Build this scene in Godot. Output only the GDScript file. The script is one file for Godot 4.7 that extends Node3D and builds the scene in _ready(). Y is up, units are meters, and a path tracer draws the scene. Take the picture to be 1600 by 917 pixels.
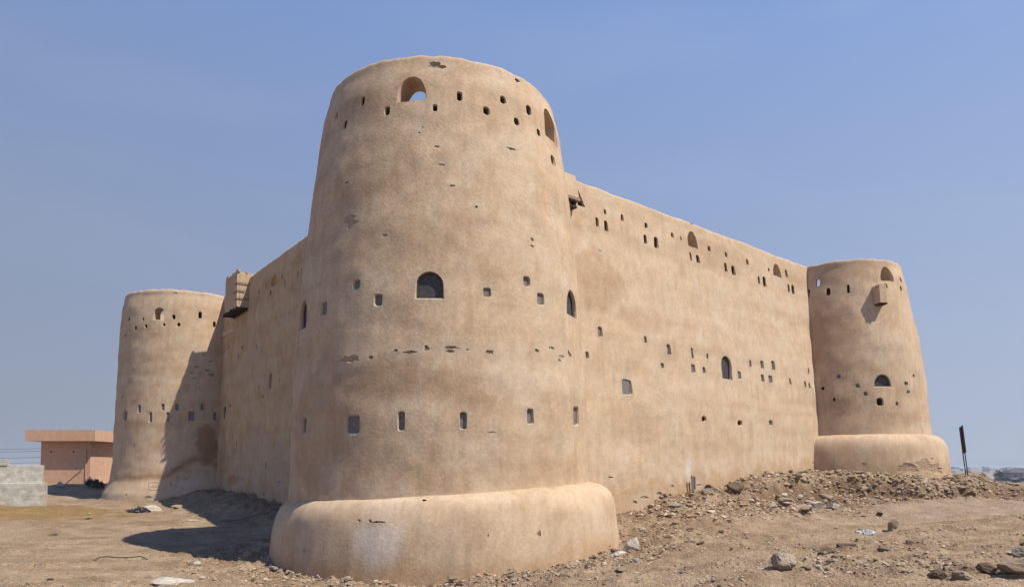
extends Node3D

# ---------------------------------------------------------------- plan of the place (metres, x right, z towards the viewer, y up)
const EYE := 2.65
const T1 := Vector2(-2.06, 20.0)      # corner tower next to the viewer (x, distance)
const T2 := Vector2(17.76, 36.25)     # right corner tower
const T3 := Vector2(-20.43, 42.67)    # left corner tower
const R1 := Vector2(-1.86, 20.0)      # centre of the plinth of the near tower

var mat := {}
var fort: Node3D
var used := {}
var rng := RandomNumberGenerator.new()
var n_big := FastNoiseLite.new()
var n_mid := FastNoiseLite.new()
var n_fine := FastNoiseLite.new()
var n_patch := FastNoiseLite.new()

func _ready():
	rng.seed = 7
	# ---- camera: nearly level, lens shifted up
	var cam := Camera3D.new()
	cam.name = "camera"
	add_child(cam)
	var f := 1061.4
	var pitch := deg_to_rad(2.616)
	var principal := 730.0 - f * tan(pitch)
	cam.projection = Camera3D.PROJECTION_FRUSTUM
	cam.keep_aspect = Camera3D.KEEP_HEIGHT
	cam.near = 0.1
	cam.far = 9000.0
	cam.size = 917.0 / f * cam.near
	cam.frustum_offset = Vector2(0, (principal - 458.5) / f * cam.near)
	cam.position = Vector3(0, EYE, 0)
	cam.rotation = Vector3(pitch, 0, 0)
	cam.current = true
	# ---- sky, air and exposure
	var we := WorldEnvironment.new()
	we.name = "world_environment"
	var env := Environment.new()
	env.background_mode = Environment.BG_SKY
	var sky := Sky.new()
	var az := deg_to_rad(64.0)
	var el := deg_to_rad(56.0)
	var to_sun := Vector3(sin(az) * cos(el), sin(el), cos(az) * cos(el))
	var sm := PanoramaSkyMaterial.new()
	sm.panorama = sky_picture(to_sun)
	sky.sky_material = sm
	env.sky = sky
	env.tonemap_mode = Environment.TONE_MAPPER_LINEAR
	env.tonemap_exposure = 1.27
	env.sdfgi_enabled = true
	env.ssao_enabled = true
	env.ssil_enabled = true
	env.fog_enabled = true
	env.fog_density = 0.00025
	env.fog_light_color = Color(0.78, 0.82, 0.88)
	we.environment = env
	add_child(we)
	# ---- sun: high, from the right and a little behind the viewer
	var sun := DirectionalLight3D.new()
	sun.name = "sun"
	sun.light_energy = 1.58
	sun.light_color = Color(1.0, 0.965, 0.90)
	sun.light_angular_distance = 0.53
	sun.shadow_enabled = true
	sun.sky_mode = DirectionalLight3D.SKY_MODE_LIGHT_ONLY
	add_child(sun)
	sun.look_at_from_position(to_sun * 100.0, Vector3.ZERO, Vector3.UP)
	# ---- noises and materials
	set_noise(n_big, 11, 0.45, 3)
	set_noise(n_mid, 23, 1.7, 3)
	set_noise(n_fine, 31, 5.0, 3)
	set_noise(n_patch, 47, 0.55, 4)
	make_materials()
	# ---- large structure, then objects
	make_ground()
	await make_fort()
	make_annex()
	make_town()
	make_objects()
	make_stones()

# clear, hazy desert sky: deep blue overhead, pale towards the horizon, brighter on the sun's side as scattering makes it
func sky_picture(to_sun: Vector3) -> ImageTexture:
	var w := 512
	var h := 256
	var im := Image.create(w, h, false, Image.FORMAT_RGBF)
	var top := Color(0.050, 0.152, 0.425)
	var low := Color(0.328, 0.372, 0.455)
	var wisps := FastNoiseLite.new()
	wisps.seed = 3
	wisps.frequency = 1.6
	wisps.fractal_octaves = 5
	for j in h:
		var polar := PI * (j + 0.5) / h
		for i in w:
			var turn := TAU * (i + 0.5) / w
			var d := Vector3(sin(turn) * sin(polar), cos(polar), -cos(turn) * sin(polar))
			var c := Color(0.26, 0.22, 0.17)
			if d.y >= 0.0:
				c = top.lerp(low, pow(1.0 - d.y, 1.2))
				var veil := wisps.get_noise_3d(d.x * 1.2, d.y * 5.0, d.z * 1.2)
				c = c.lerp(low, 0.10 * smoothstep(0.0, 0.5, veil))
				c *= 1.0 + 0.5 * d.dot(to_sun)
			im.set_pixel(i, j, c)
	return ImageTexture.create_from_image(im)

func set_noise(n: FastNoiseLite, s: int, freq: float, oct: int):
	n.seed = s
	n.noise_type = FastNoiseLite.TYPE_SIMPLEX_SMOOTH
	n.frequency = freq
	n.fractal_type = FastNoiseLite.FRACTAL_FBM
	n.fractal_octaves = oct

# ---------------------------------------------------------------- naming and tagging
func numbered(called: String) -> String:
	if not used.has(called):
		used[called] = 0
		return called
	used[called] += 1
	return "%s_%03d" % [called, used[called]]

func tag(o: Node3D, label: String, category: String, group := "", kind := ""):
	if label: o.set_meta("label", label)
	if category: o.set_meta("category", category)
	if group: o.set_meta("group", group)
	if kind: o.set_meta("kind", kind)

func thing(called: String, label: String, category: String, at := Vector3.ZERO, group := "") -> Node3D:
	var o := Node3D.new()
	o.name = numbered(called)
	add_child(o)
	o.position = at
	tag(o, label, category, group)
	return o

# mesh given in world coordinates, put under a parent (whose world offset is kept in meta-free variable "off")
func obj(called: String, m: Mesh, material: Material, parent: Node3D = self, off := Vector3.ZERO) -> MeshInstance3D:
	var o := MeshInstance3D.new()
	o.name = called if parent != self else numbered(called)
	o.mesh = m
	if material: o.material_override = material
	o.position = -off
	parent.add_child(o, true)
	return o

# ---------------------------------------------------------------- materials
func noise_tex(s: int, freq: float, oct: int, lo: Color, hi: Color, size := 512, gain := 0.5, type := FastNoiseLite.TYPE_SIMPLEX_SMOOTH) -> NoiseTexture2D:
	var n := FastNoiseLite.new()
	n.seed = s
	n.noise_type = type
	n.frequency = freq
	n.fractal_type = FastNoiseLite.FRACTAL_FBM
	n.fractal_octaves = oct
	n.fractal_gain = gain
	var t := NoiseTexture2D.new()
	t.width = size
	t.height = size
	t.seamless = true
	t.noise = n
	var g := Gradient.new()
	g.set_color(0, lo)
	g.set_color(1, hi)
	t.color_ramp = g
	return t

func tri(m: StandardMaterial3D, scale: Vector3) -> StandardMaterial3D:
	m.uv1_triplanar = true
	m.uv1_scale = scale
	m.uv1_triplanar_sharpness = 2.0
	return m

func grainy(albedo: Color, s: int, freq: float, contrast: float, per_metre: float, rough := 0.95, relief := 0.0) -> StandardMaterial3D:
	var m := StandardMaterial3D.new()
	m.albedo_color = albedo
	m.albedo_texture = noise_tex(s, freq, 5, Color(1 - contrast, 1 - contrast, 1 - contrast), Color(1, 1, 1), 256, 0.65)
	m.roughness = rough
	m.metallic_specular = 0.25
	if relief > 0.0:
		m.heightmap_enabled = true
		m.heightmap_texture = noise_tex(s + 1, freq, 5, Color.BLACK, Color.WHITE, 256, 0.65)
		m.heightmap_scale = relief
	return tri(m, Vector3.ONE * per_metre)

func plain(albedo: Color, rough := 0.8, metal := 0.0) -> StandardMaterial3D:
	var m := StandardMaterial3D.new()
	m.albedo_color = albedo
	m.roughness = rough
	m.metallic = metal
	return m

func lin(r: float, g: float, b: float) -> Color:
	return Color(r, g, b).linear_to_srgb()

func make_materials():
	# mud plaster: vertex colours carry the broad patches, textures the mottling, the trowel streaks and the relief
	var p := StandardMaterial3D.new()
	p.vertex_color_use_as_albedo = true
	p.albedo_texture = noise_tex(3, 0.022, 6, Color(0.79, 0.768, 0.745), Color(1.0, 1.0, 1.0), 1024, 0.95)
	p.roughness = 0.96
	p.metallic_specular = 0.2
	p.heightmap_enabled = true
	p.heightmap_texture = noise_tex(5, 0.03, 6, Color.BLACK, Color.WHITE, 1024, 0.75)
	p.heightmap_scale = 0.5
	tri(p, Vector3.ONE * 0.30)
	p.detail_enabled = true
	p.detail_blend_mode = BaseMaterial3D.BLEND_MODE_MUL
	p.detail_uv_layer = BaseMaterial3D.DETAIL_UV_2
	p.detail_albedo = noise_tex(9, 0.012, 6, Color(0.88, 0.87, 0.865), Color(1.0, 1.0, 1.0), 512, 0.7)
	p.uv2_triplanar = true
	p.uv2_triplanar_sharpness = 2.0
	p.uv2_scale = Vector3(0.42, 0.17, 0.42)
	mat.plaster = p
	var core := grainy(lin(0.66, 0.47, 0.32), 61, 0.05, 0.4, 1.2, 1.0, 4.0)
	mat.inside_shade = grainy(lin(0.20, 0.15, 0.10), 65, 0.04, 0.4, 1.0)  # dark colour stands in for the shade deep in the openings
	mat.core = core
	var soil := StandardMaterial3D.new()
	soil.vertex_color_use_as_albedo = true
	soil.albedo_texture = noise_tex(71, 0.03, 6, Color(0.66, 0.63, 0.61), Color(1, 1, 1), 1024, 0.75)
	soil.roughness = 1.0
	soil.metallic_specular = 0.15
	soil.heightmap_enabled = true
	soil.heightmap_texture = noise_tex(73, 0.03, 6, Color.BLACK, Color.WHITE, 1024, 0.75)
	soil.heightmap_scale = 4.5
	tri(soil, Vector3.ONE * 0.35)
	soil.detail_enabled = true
	soil.detail_blend_mode = BaseMaterial3D.BLEND_MODE_MUL
	soil.detail_uv_layer = BaseMaterial3D.DETAIL_UV_2
	soil.detail_albedo = noise_tex(75, 0.02, 5, Color(0.82, 0.80, 0.79), Color(1, 1, 1), 512, 0.6)
	soil.uv2_triplanar = true
	soil.uv2_scale = Vector3.ONE * 0.09
	mat.soil = soil
	mat.pane = grainy(lin(0.085, 0.085, 0.09), 81, 0.02, 0.35, 1.5, 0.5)
	mat.pane.metallic_specular = 0.35
	mat.board = grainy(lin(0.25, 0.235, 0.22), 83, 0.02, 0.35, 1.5, 0.65)
	mat.frame = plain(lin(0.045, 0.04, 0.036), 0.6)
	mat.wood = grainy(lin(0.11, 0.075, 0.05), 85, 0.05, 0.5, 2.0, 0.85)
	mat.wood_grey = grainy(lin(0.17, 0.14, 0.11), 87, 0.05, 0.5, 2.0, 0.85)
	mat.wood_pale = grainy(lin(0.36, 0.28, 0.20), 88, 0.05, 0.3, 2.0, 0.85)
	mat.paint = plain(lin(0.20, 0.15, 0.12), 0.95)
	mat.pink = grainy(lin(0.58, 0.36, 0.245), 91, 0.02, 0.10, 0.4, 0.95, 0.5)
	mat.concrete = grainy(lin(0.60, 0.57, 0.50), 93, 0.03, 0.28, 0.3, 0.95, 1.5)
	mat.pipe = grainy(lin(0.34, 0.31, 0.27), 94, 0.05, 0.3, 2.0, 0.6)
	mat.steel = grainy(lin(0.20, 0.19, 0.18), 95, 0.05, 0.4, 2.0, 0.6)
	mat.rust = grainy(lin(0.085, 0.058, 0.045), 97, 0.05, 0.5, 2.0, 0.8)
	mat.black = plain(lin(0.02, 0.02, 0.021), 0.55)
	mat.wire = plain(lin(0.05, 0.05, 0.05), 0.6)
	mat.plastic = grainy(lin(0.56, 0.55, 0.53), 98, 0.05, 0.35, 3.0, 0.5)
	mat.whitewash = grainy(lin(0.60, 0.56, 0.50), 99, 0.04, 0.35, 1.0, 0.95, 1.0)
	mat.white_wall = grainy(lin(0.74, 0.71, 0.66), 101, 0.02, 0.2, 0.1)
	mat.far_grey = grainy(lin(0.33, 0.32, 0.31), 103, 0.02, 0.2, 0.1)
	mat.far_roof = grainy(lin(0.12, 0.11, 0.105), 105, 0.02, 0.2, 0.1)
	mat.leaf = grainy(lin(0.055, 0.07, 0.04), 107, 0.05, 0.5, 0.5)
	mat.bark = grainy(lin(0.12, 0.09, 0.07), 109, 0.05, 0.5, 1.0)
	mat.stone_tan = grainy(lin(0.47, 0.355, 0.25), 111, 0.03, 0.35, 1.2, 0.95, 2.0)
	mat.stone_grey = grainy(lin(0.44, 0.375, 0.305), 113, 0.03, 0.35, 1.2, 0.95, 2.0)
	mat.stone_white = grainy(lin(0.68, 0.61, 0.52), 115, 0.03, 0.25, 1.2, 0.95, 2.0)
	mat.stone_pale = grainy(lin(0.60, 0.475, 0.35), 119, 0.02, 0.45, 1.0, 0.95, 2.5)
	mat.stone_brown = grainy(lin(0.29, 0.205, 0.145), 117, 0.03, 0.4, 1.2, 0.95, 3.0)
	var loose := StandardMaterial3D.new()
	loose.vertex_color_use_as_albedo = true
	loose.roughness = 1.0
	loose.metallic_specular = 0.15
	mat.loose = loose

# ---------------------------------------------------------------- mesh helpers
func from_tris(v: PackedVector3Array, idx: PackedInt32Array, flat := true) -> ArrayMesh:
	var st := SurfaceTool.new()
	st.begin(Mesh.PRIMITIVE_TRIANGLES)
	st.set_smooth_group(-1 if flat else 0)
	for i in idx:
		st.add_vertex(v[i])
	st.generate_normals()
	return st.commit()

# closed solid from a stack of closed loops of equal length, capped by fans; triangles wound clockwise seen from outside
func tube(loops: Array) -> Array:
	var v := PackedVector3Array()
	var idx := PackedInt32Array()
	var n: int = loops[0].size()
	for l in loops:
		v.append_array(l)
	for i in loops.size() - 1:
		for j in n:
			var a := i * n + j
			var b := i * n + (j + 1) % n
			var c := a + n
			var d := b + n
			idx.append_array([a, b, d, a, d, c])
	for e in 2:
		var base := 0 if e == 0 else (loops.size() - 1) * n
		var mid := Vector3.ZERO
		for j in n: mid += v[base + j]
		v.append(mid / n)
		var m := v.size() - 1
		for j in n:
			var a := base + j
			var b := base + (j + 1) % n
			if e == 0: idx.append_array([m, b, a])
			else: idx.append_array([m, a, b])
	var vol := 0.0
	for t in range(0, idx.size(), 3):
		vol += v[idx[t]].dot(v[idx[t + 1]].cross(v[idx[t + 2]]))
	if vol > 0.0:                     # counter-clockwise from outside: turn round
		for t in range(0, idx.size(), 3):
			var k := idx[t + 1]
			idx[t + 1] = idx[t + 2]
			idx[t + 2] = k
	return [v, idx]

func join(parts: Array) -> Array:
	var v := PackedVector3Array()
	var idx := PackedInt32Array()
	for p in parts:
		var o := v.size()
		v.append_array(p[0])
		for i in p[1]: idx.append(i + o)
	return [v, idx]

func raw(p: Array) -> ArrayMesh:
	var a := []
	a.resize(Mesh.ARRAY_MAX)
	a[Mesh.ARRAY_VERTEX] = p[0]
	a[Mesh.ARRAY_INDEX] = p[1]
	var m := ArrayMesh.new()
	m.add_surface_from_arrays(Mesh.PRIMITIVE_TRIANGLES, a)
	return m

# box with chamfered long edges between two points, "right" and "up" half sizes; returns [v, idx]
func bar(a: Vector3, b: Vector3, right: Vector3, up: Vector3, cham := 0.12) -> Array:
	var loops := []
	var c := 1.0 - cham
	var out := [[1.0, c], [c, 1.0], [-c, 1.0], [-1.0, c], [-1.0, -c], [-c, -1.0], [c, -1.0], [1.0, -c]]
	for p in [a, b]:
		var l := PackedVector3Array()
		for o in out: l.append(p + right * o[0] + up * o[1])
		loops.append(l)
	return tube(loops)

# tapered wobbly round pole through points
func pole(points: Array, radii: Array, sides := 8) -> Array:
	var loops := []
	for i in points.size():
		var t: Vector3 = (points[mini(i + 1, points.size() - 1)] - points[maxi(i - 1, 0)]).normalized()
		var x := t.cross(Vector3(0.31, 0.2, 0.93)).normalized()
		var y := t.cross(x)
		var l := PackedVector3Array()
		for k in sides:
			var g := TAU * k / sides
			l.append(points[i] + (x * cos(g) + y * sin(g)) * radii[i])
		loops.append(l)
	return tube(loops)

func shape(parts: Array, flat := true) -> ArrayMesh:
	var p := join(parts)
	return from_tris(p[0], p[1], flat)

# new normals (smooth below the crease angle) and vertex colours for a mesh that came out of a boolean
func finish(m: ArrayMesh, tint: Callable, crease_cos := 0.62) -> ArrayMesh:
	var out := ArrayMesh.new()
	for s in m.get_surface_count():
		var a := m.surface_get_arrays(s)
		var v: PackedVector3Array = a[Mesh.ARRAY_VERTEX]
		var idx := PackedInt32Array()
		if a[Mesh.ARRAY_INDEX] != null: idx = a[Mesh.ARRAY_INDEX]
		var corners := idx.size() if idx.size() > 0 else v.size()
		var id := PackedInt32Array()
		id.resize(corners)
		var seen := {}
		var pos := PackedVector3Array()
		for i in corners:
			var q := v[idx[i]] if idx.size() > 0 else v[i]
			var key := Vector3i((q * 4000.0).round())
			if not seen.has(key):
				seen[key] = pos.size()
				pos.append(q)
			id[i] = seen[key]
		var faces := corners / 3
		var fn := PackedVector3Array()
		fn.resize(faces)
		var fu := PackedVector3Array()
		fu.resize(faces)
		var start := PackedInt32Array()
		start.resize(pos.size() + 1)
		for i in corners: start[id[i] + 1] += 1
		for i in pos.size(): start[i + 1] += start[i]
		var fill := start.duplicate()
		var list := PackedInt32Array()
		list.resize(corners)
		for t in faces:
			var p0 := pos[id[t * 3]]
			var nn := (pos[id[t * 3 + 2]] - p0).cross(pos[id[t * 3 + 1]] - p0)
			fn[t] = nn
			fu[t] = nn.normalized()
			for k in 3:
				var w := id[t * 3 + k]
				list[fill[w]] = t
				fill[w] += 1
		var cols := PackedColorArray()
		cols.resize(pos.size())
		for i in pos.size(): cols[i] = tint.call(pos[i])
		var ov := PackedVector3Array()
		ov.resize(corners)
		var on := PackedVector3Array()
		on.resize(corners)
		var oc := PackedColorArray()
		oc.resize(corners)
		for i in corners:
			var w := id[i]
			var mine := fu[i / 3]
			var sum := Vector3.ZERO
			for k in range(start[w], start[w + 1]):
				if fu[list[k]].dot(mine) > crease_cos: sum += fn[list[k]]
			ov[i] = pos[w]
			on[i] = sum.normalized() if sum.length_squared() > 1e-20 else mine
			oc[i] = cols[w]
		var arr := []
		arr.resize(Mesh.ARRAY_MAX)
		arr[Mesh.ARRAY_VERTEX] = ov
		arr[Mesh.ARRAY_NORMAL] = on
		arr[Mesh.ARRAY_COLOR] = oc
		out.add_surface_from_arrays(Mesh.PRIMITIVE_TRIANGLES, arr)
		out.surface_set_material(s, m.surface_get_material(s))
	return out

# solid minus cutters; cutters = Array of [solid, material]
func carve(body: Array, cutters: Array) -> ArrayMesh:
	var root := CSGCombiner3D.new()
	var b := CSGMesh3D.new()
	b.mesh = raw(body)
	b.material = mat.plaster
	root.add_child(b)
	for c in cutters:
		var k := CSGMesh3D.new()
		k.mesh = raw(c[0])
		k.material = c[1]
		k.operation = CSGShape3D.OPERATION_SUBTRACTION
		root.add_child(k)
	add_child(root)
	await get_tree().process_frame
	var got := root.get_meshes()
	var m: ArrayMesh = got[1] if got.size() > 1 else root.bake_static_mesh()
	if m == null: print("boolean gave nothing: ", is_inside_tree(), " ", got.size())
	remove_child(root)
	root.free()
	return m

# ---------------------------------------------------------------- the fort
func prof(p: Array, y: float) -> float:
	if y <= p[0].x: return p[0].y
	for i in range(1, p.size()):
		if y <= p[i].x:
			var t: float = (y - p[i - 1].x) / (p[i].x - p[i - 1].x)
			return lerpf(p[i - 1].y, p[i].y, t)
	return p[p.size() - 1].y

func around(c: Vector2, th: float, r: float, y: float) -> Vector3:
	return Vector3(c.x + r * sin(th), y, -c.y + r * cos(th))

func lumps(q: Vector3) -> float:      # unevenness of hand-laid plaster
	return 0.045 * n_big.get_noise_3d(q.x, q.y * 1.3, q.z) + 0.011 * n_mid.get_noise_3d(q.x, q.y, q.z) + 0.004 * n_fine.get_noise_3d(q.x, q.y, q.z)

func thetas(fine: float) -> Array:    # fine on the side seen in the photograph, coarse behind
	var out := []
	var t := -1.75
	while t < 1.75:
		out.append(t)
		t += fine
	var k := 26
	for i in k: out.append(1.75 + (TAU - 3.5) * i / k)
	return out

func tower_solid(c: Vector2, p: Array, top: float, deck: float, step: float, fine: float, tilt: float, drop: Vector2) -> Array:
	var ths := thetas(fine)
	var loops := []
	var y := -1.2
	var rows := []
	while y < top - 0.28:
		rows.append(y)
		y += step
	var rim := prof(p, top - 0.28)
	for q in rows:
		var l := PackedVector3Array()
		for th in ths:
			var r := prof(p, q)
			var w := around(c, th, r, q)
			l.append(around(c, th, r + lumps(w), q))
		loops.append(l)
	# rounded rim, inner face of the parapet, deck
	var edge := [[0.0, -0.22], [0.006, -0.13], [0.018, -0.07], [0.042, -0.028], [0.085, -0.006], [0.2, 0.0], [0.36, -0.006], [0.46, -0.04], [0.51, -0.12], [0.54, -0.3]]
	for e in edge:
		var l := PackedVector3Array()
		for th in ths:
			var w := around(c, th, rim - e[0], top)
			var up := 0.05 * n_mid.get_noise_2d(th * 2.2, c.x) + 0.02 * n_fine.get_noise_2d(th * 2.0, c.x) + tilt * -sin(th) - drop.x * smoothstep(0.6, 0.95, cos(th - drop.y))
			l.append(around(c, th, rim - e[0] + lumps(w), top + e[1] + up * clampf(1.0 + e[1] / 0.3, 0.0, 1.0)))
		loops.append(l)
	for q in [[0.56, top - 0.8], [0.58, deck], [rim - 0.3, deck]]:
		var l := PackedVector3Array()
		for th in ths: l.append(around(c, th, rim - q[0], q[1]))
		loops.append(l)
	return tube(loops)

func outline(kind: String, w: float, h: float) -> PackedVector2Array:
	var o := PackedVector2Array()
	if kind in ["arch", "thru", "niche"]:
		var rise := minf(w * 0.5, h * 0.55)
		if kind == "niche": rise = h * 0.75
		if w > h: rise = h * 0.85
		for k in 3: o.append(Vector2(lerpf(-w / 2, w / 2, k / 3.0), -h / 2))
		o.append(Vector2(w / 2, -h / 2))
		var n := 10
		for k in n + 1:
			var g := PI * k / n
			o.append(Vector2(cos(g) * w / 2, h / 2 - rise + sin(g) * rise))
	elif kind == "shadow_wedge":
		o.append_array([Vector2(-w / 2, -h / 2), Vector2(0, -h / 2), Vector2(w / 2, -h / 2), Vector2(0.02, 0), Vector2(-w / 2 + 0.03, h / 2), Vector2(-w / 2, h / 2), Vector2(-w / 2, 0)])
	else:
		var r := minf(w, h) * ((0.2 if w > 0.2 else 0.34) if kind == "pane" else 0.42)
		for q in 4:
			var cx := (w / 2 - r) * (1.0 if q == 0 or q == 3 else -1.0)
			var cy := (h / 2 - r) * (1.0 if q < 2 else -1.0)
			for k in 4:
				var g := PI / 2 * (q + k / 3.0)
				o.append(Vector2(cx + cos(g) * r, cy + sin(g) * r))
	return o

# frame of reference on a surface: o origin, t along, u up, n outward
func loft(o: Vector3, t: Vector3, n: Vector3, pts: PackedVector2Array, w: float, h: float, sections: Array, wob := 0.0, s := 0) -> Array:
	var loops := []
	for q in sections:
		var l := PackedVector3Array()
		var sx: float = (w / 2 + q[1]) / (w / 2)
		var sy: float = (h / 2 + q[1]) / (h / 2)
		for i in pts.size():
			var k := 1.0 + wob * n_mid.get_noise_2d(i * 1.9 + s * 13.0, 4.0)
			l.append(o + t * pts[i].x * sx * k + Vector3.UP * pts[i].y * sy * k + n * q[0])
		loops.append(l)
	return tube(loops)

func opening(kind: String, o: Vector3, t: Vector3, n: Vector3, w: float, h: float, s: int) -> Array:
	var d := 0.42
	match kind:
		"thru", "hole": d = 1.0
		"niche": d = 0.75
		"arch": d = 0.19
		"pane": d = 0.12
	var f := clampf(minf(w, h) * 0.16, 0.012, 0.035)
	var a := 0.25
	if kind in ["thru", "arch", "niche"]: a = 0.35
	var pts := outline(kind, w, h)
	var wob := 0.10 if kind != "arch" else 0.02
	var splay := 0.35 if kind == "hole" else -0.004
	var lip := loft(o, t, n, pts, w, h, [[a, f], [0.005, f], [-0.02, f * 0.4], [-0.05, 0.0], [-0.055, -0.01]], wob, s)
	var shaft := loft(o, t, n, pts, w, h, [[-0.035, -0.001], [-0.08, -0.001], [-d, splay]], wob, s)
	return [lip, shaft]

func gouge(o: Vector3, t: Vector3, n: Vector3, w: float, h: float, deep: float, s: int) -> Array:
	var loops := []
	var k := 15
	for q in [[0.12, 1.0], [0.01, 1.0], [-deep * 0.45, 0.88], [-deep * 0.9, 0.66], [-deep * 0.8, 0.34]]:
		var l := PackedVector3Array()
		for i in k:
			var g := TAU * i / k
			var wob := 1.0 + 0.75 * n_fine.get_noise_2d(i * 0.9 + s * 7.3, 1.0) + 0.25 * n_fine.get_noise_2d(i * 0.8 + s * 3.1, q[0] * 60.0)
			var dz := deep * 0.5 * n_fine.get_noise_2d(i * 1.3 + s, q[0] * 90.0) if q[0] < 0 else 0.0
			l.append(o + (t * cos(g) * w / 2 + Vector3.UP * sin(g) * h / 2) * q[1] * maxf(wob, 0.35) + n * (q[0] + dz))
		loops.append(l)
	return tube(loops)

# cutters that do not touch one another share one boolean
func batches(items: Array) -> Array:
	var sets := []
	for it in items:
		var ok := false
		for s in sets:
			var free := true
			for o in s:
				if o.at.distance_to(it.at) < (o.size + it.size) * 0.75 + 0.06:
					free = false
					break
			if free:
				s.append(it)
				ok = true
				break
		if not ok: sets.append([it])
	return sets

func window_fill(parent: Node3D, kind: String, o: Vector3, t: Vector3, n: Vector3, w: float, h: float):
	var pts := outline(kind, w, h)
	var deep := 0.13 if kind == "arch" else 0.075
	var pane := loft(o, t, n, pts, w, h, [[-deep, 0.012], [-deep - 0.02, 0.012]])
	var big := kind == "arch"
	obj("window_pane", shape([pane]), mat.pane if big else mat.board, parent)
	if kind == "arch":
		var v := PackedVector3Array()
		var idx := PackedInt32Array()
		var k := pts.size()
		for sec in [[0.008, -deep - 0.005], [0.008, -deep + 0.025], [-0.035, -deep + 0.025], [-0.035, -deep - 0.005]]:
			for q in pts:
				v.append(o + t * q.x * (w / 2 + sec[0]) / (w / 2) + Vector3.UP * q.y * (h / 2 + sec[0]) / (h / 2) + n * sec[1])
		for a in 3:
			for j in k:
				var b := (j + 1) % k
				idx.append_array([a * k + j, a * k + b, a * k + k + b, a * k + j, a * k + k + b, a * k + k + j])
		obj("window_frame", from_tris(v, idx), mat.frame, parent)

func tower(called: String, c: Vector2, p: Array, top: float, deck: float, step: float, fine: float, tilt: float, drop: Vector2, holes: Array, hurts: Array, tint: Callable):
	var items := []
	var s := int(absf(c.x) * 10)
	for h in holes:
		s += 1
		var r := prof(p, h[2])
		var w: float = minf(h[3], h[4] * (1.15 if h[0] in ["arch", "thru"] else 0.8) if absf(h[1]) > 0.6 else h[3])
		var o := around(c, h[1], r, h[2])
		var n := Vector3(sin(h[1]), 0, cos(h[1]))
		items.append({"at": o, "size": maxf(w, h[4]), "m": mat.plaster, "cut": opening(h[0], o, Vector3(n.z, 0, -n.x), n, w, h[4], s), "h": h, "n": n, "w": w})
	for g in hurts:
		s += 1
		var r := prof(p, g[2])
		var o := around(c, g[1], r, g[2])
		var n := Vector3(sin(g[1]), 0, cos(g[1]))
		var w: float = g[3] if absf(g[1]) < 0.6 else g[3] * 0.75
		items.append({"at": o, "size": maxf(w, g[4]), "m": mat.core, "cut": gouge(o, Vector3(n.z, 0, -n.x), n, w, g[4], 0.035 if g[0] == "g" else 0.03, s)})
	var node := obj(called, finish(await carve(tower_solid(c, p, top, deck, step, fine, tilt, drop), cut_list(items)), with_halos(tint, items)), null, fort, fort.position)
	for it in items:
		if it.has("h") and it.h[0] in ["pane", "arch"]:
			window_fill(node, it.h[0], it.at, Vector3(it.n.z, 0, -it.n.x), it.n, it.w, it.h[4])

func cut_list(items: Array) -> Array:
	var cuts := []
	var holes := items.filter(func(i): return i.has("h"))
	for b in batches(holes):
		cuts.append([join(b.map(func(i): return i.cut[0])), mat.plaster])
		var shade_shafts: Array = b.filter(func(i): return i.h[0] in ["slot", "hole", "shadow_wedge"])
		if shade_shafts: cuts.append([join(shade_shafts.map(func(i): return i.cut[1])), mat.inside_shade])  # these shafts get the colour with shade painted in
		var lined: Array = b.filter(func(i): return not i.h[0] in ["slot", "hole", "shadow_wedge"])
		if lined: cuts.append([join(lined.map(func(i): return i.cut[1])), mat.plaster])
	for b in batches(items.filter(func(i): return not i.has("h"))):
		cuts.append([join(b.map(func(i): return i.cut)), mat.core])
	return cuts

# newer, greyer render laid round the glazed openings, with an uneven outline
func with_halos(tint: Callable, items: Array) -> Callable:
	var list := items.filter(func(i): return i.has("h") and i.h[0] in ["pane", "arch"])
	var scars := items.filter(func(i): return not i.has("h"))
	return func(q: Vector3) -> Color:
		var c: Color = tint.call(q)
		for i in scars:
			var e := q - (i.at as Vector3)
			if absf(e.y) > 0.5 or e.length_squared() > 0.5: continue
			var r: float = e.length() / (i.size * 0.5 + 0.10) + 0.5 * n_mid.get_noise_3d(q.x * 2.0, q.y * 2.0, q.z * 2.0)
			if r < 1.1: c = c.lerp(Color(0.62, 0.53, 0.425), 0.45 * (1.0 - smoothstep(0.8, 1.1, r)))
		for i in list:
			var e := q - (i.at as Vector3)
			if absf(e.y) > 0.9: continue
			var side := Vector2(e.x, e.z).length()
			if side > 0.9: continue
			var r := Vector2(side / (i.w * 0.5 + 0.13), e.y / (i.h[4] * 0.5 + 0.15)).length() + 0.5 * n_mid.get_noise_3d(q.x * 1.6, q.y * 1.6, q.z * 1.6)
			if r < 1.15: c = c.lerp(Color(0.56, 0.47, 0.365), 0.55 * (1.0 - smoothstep(0.9, 1.15, r)))
		return c

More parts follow.
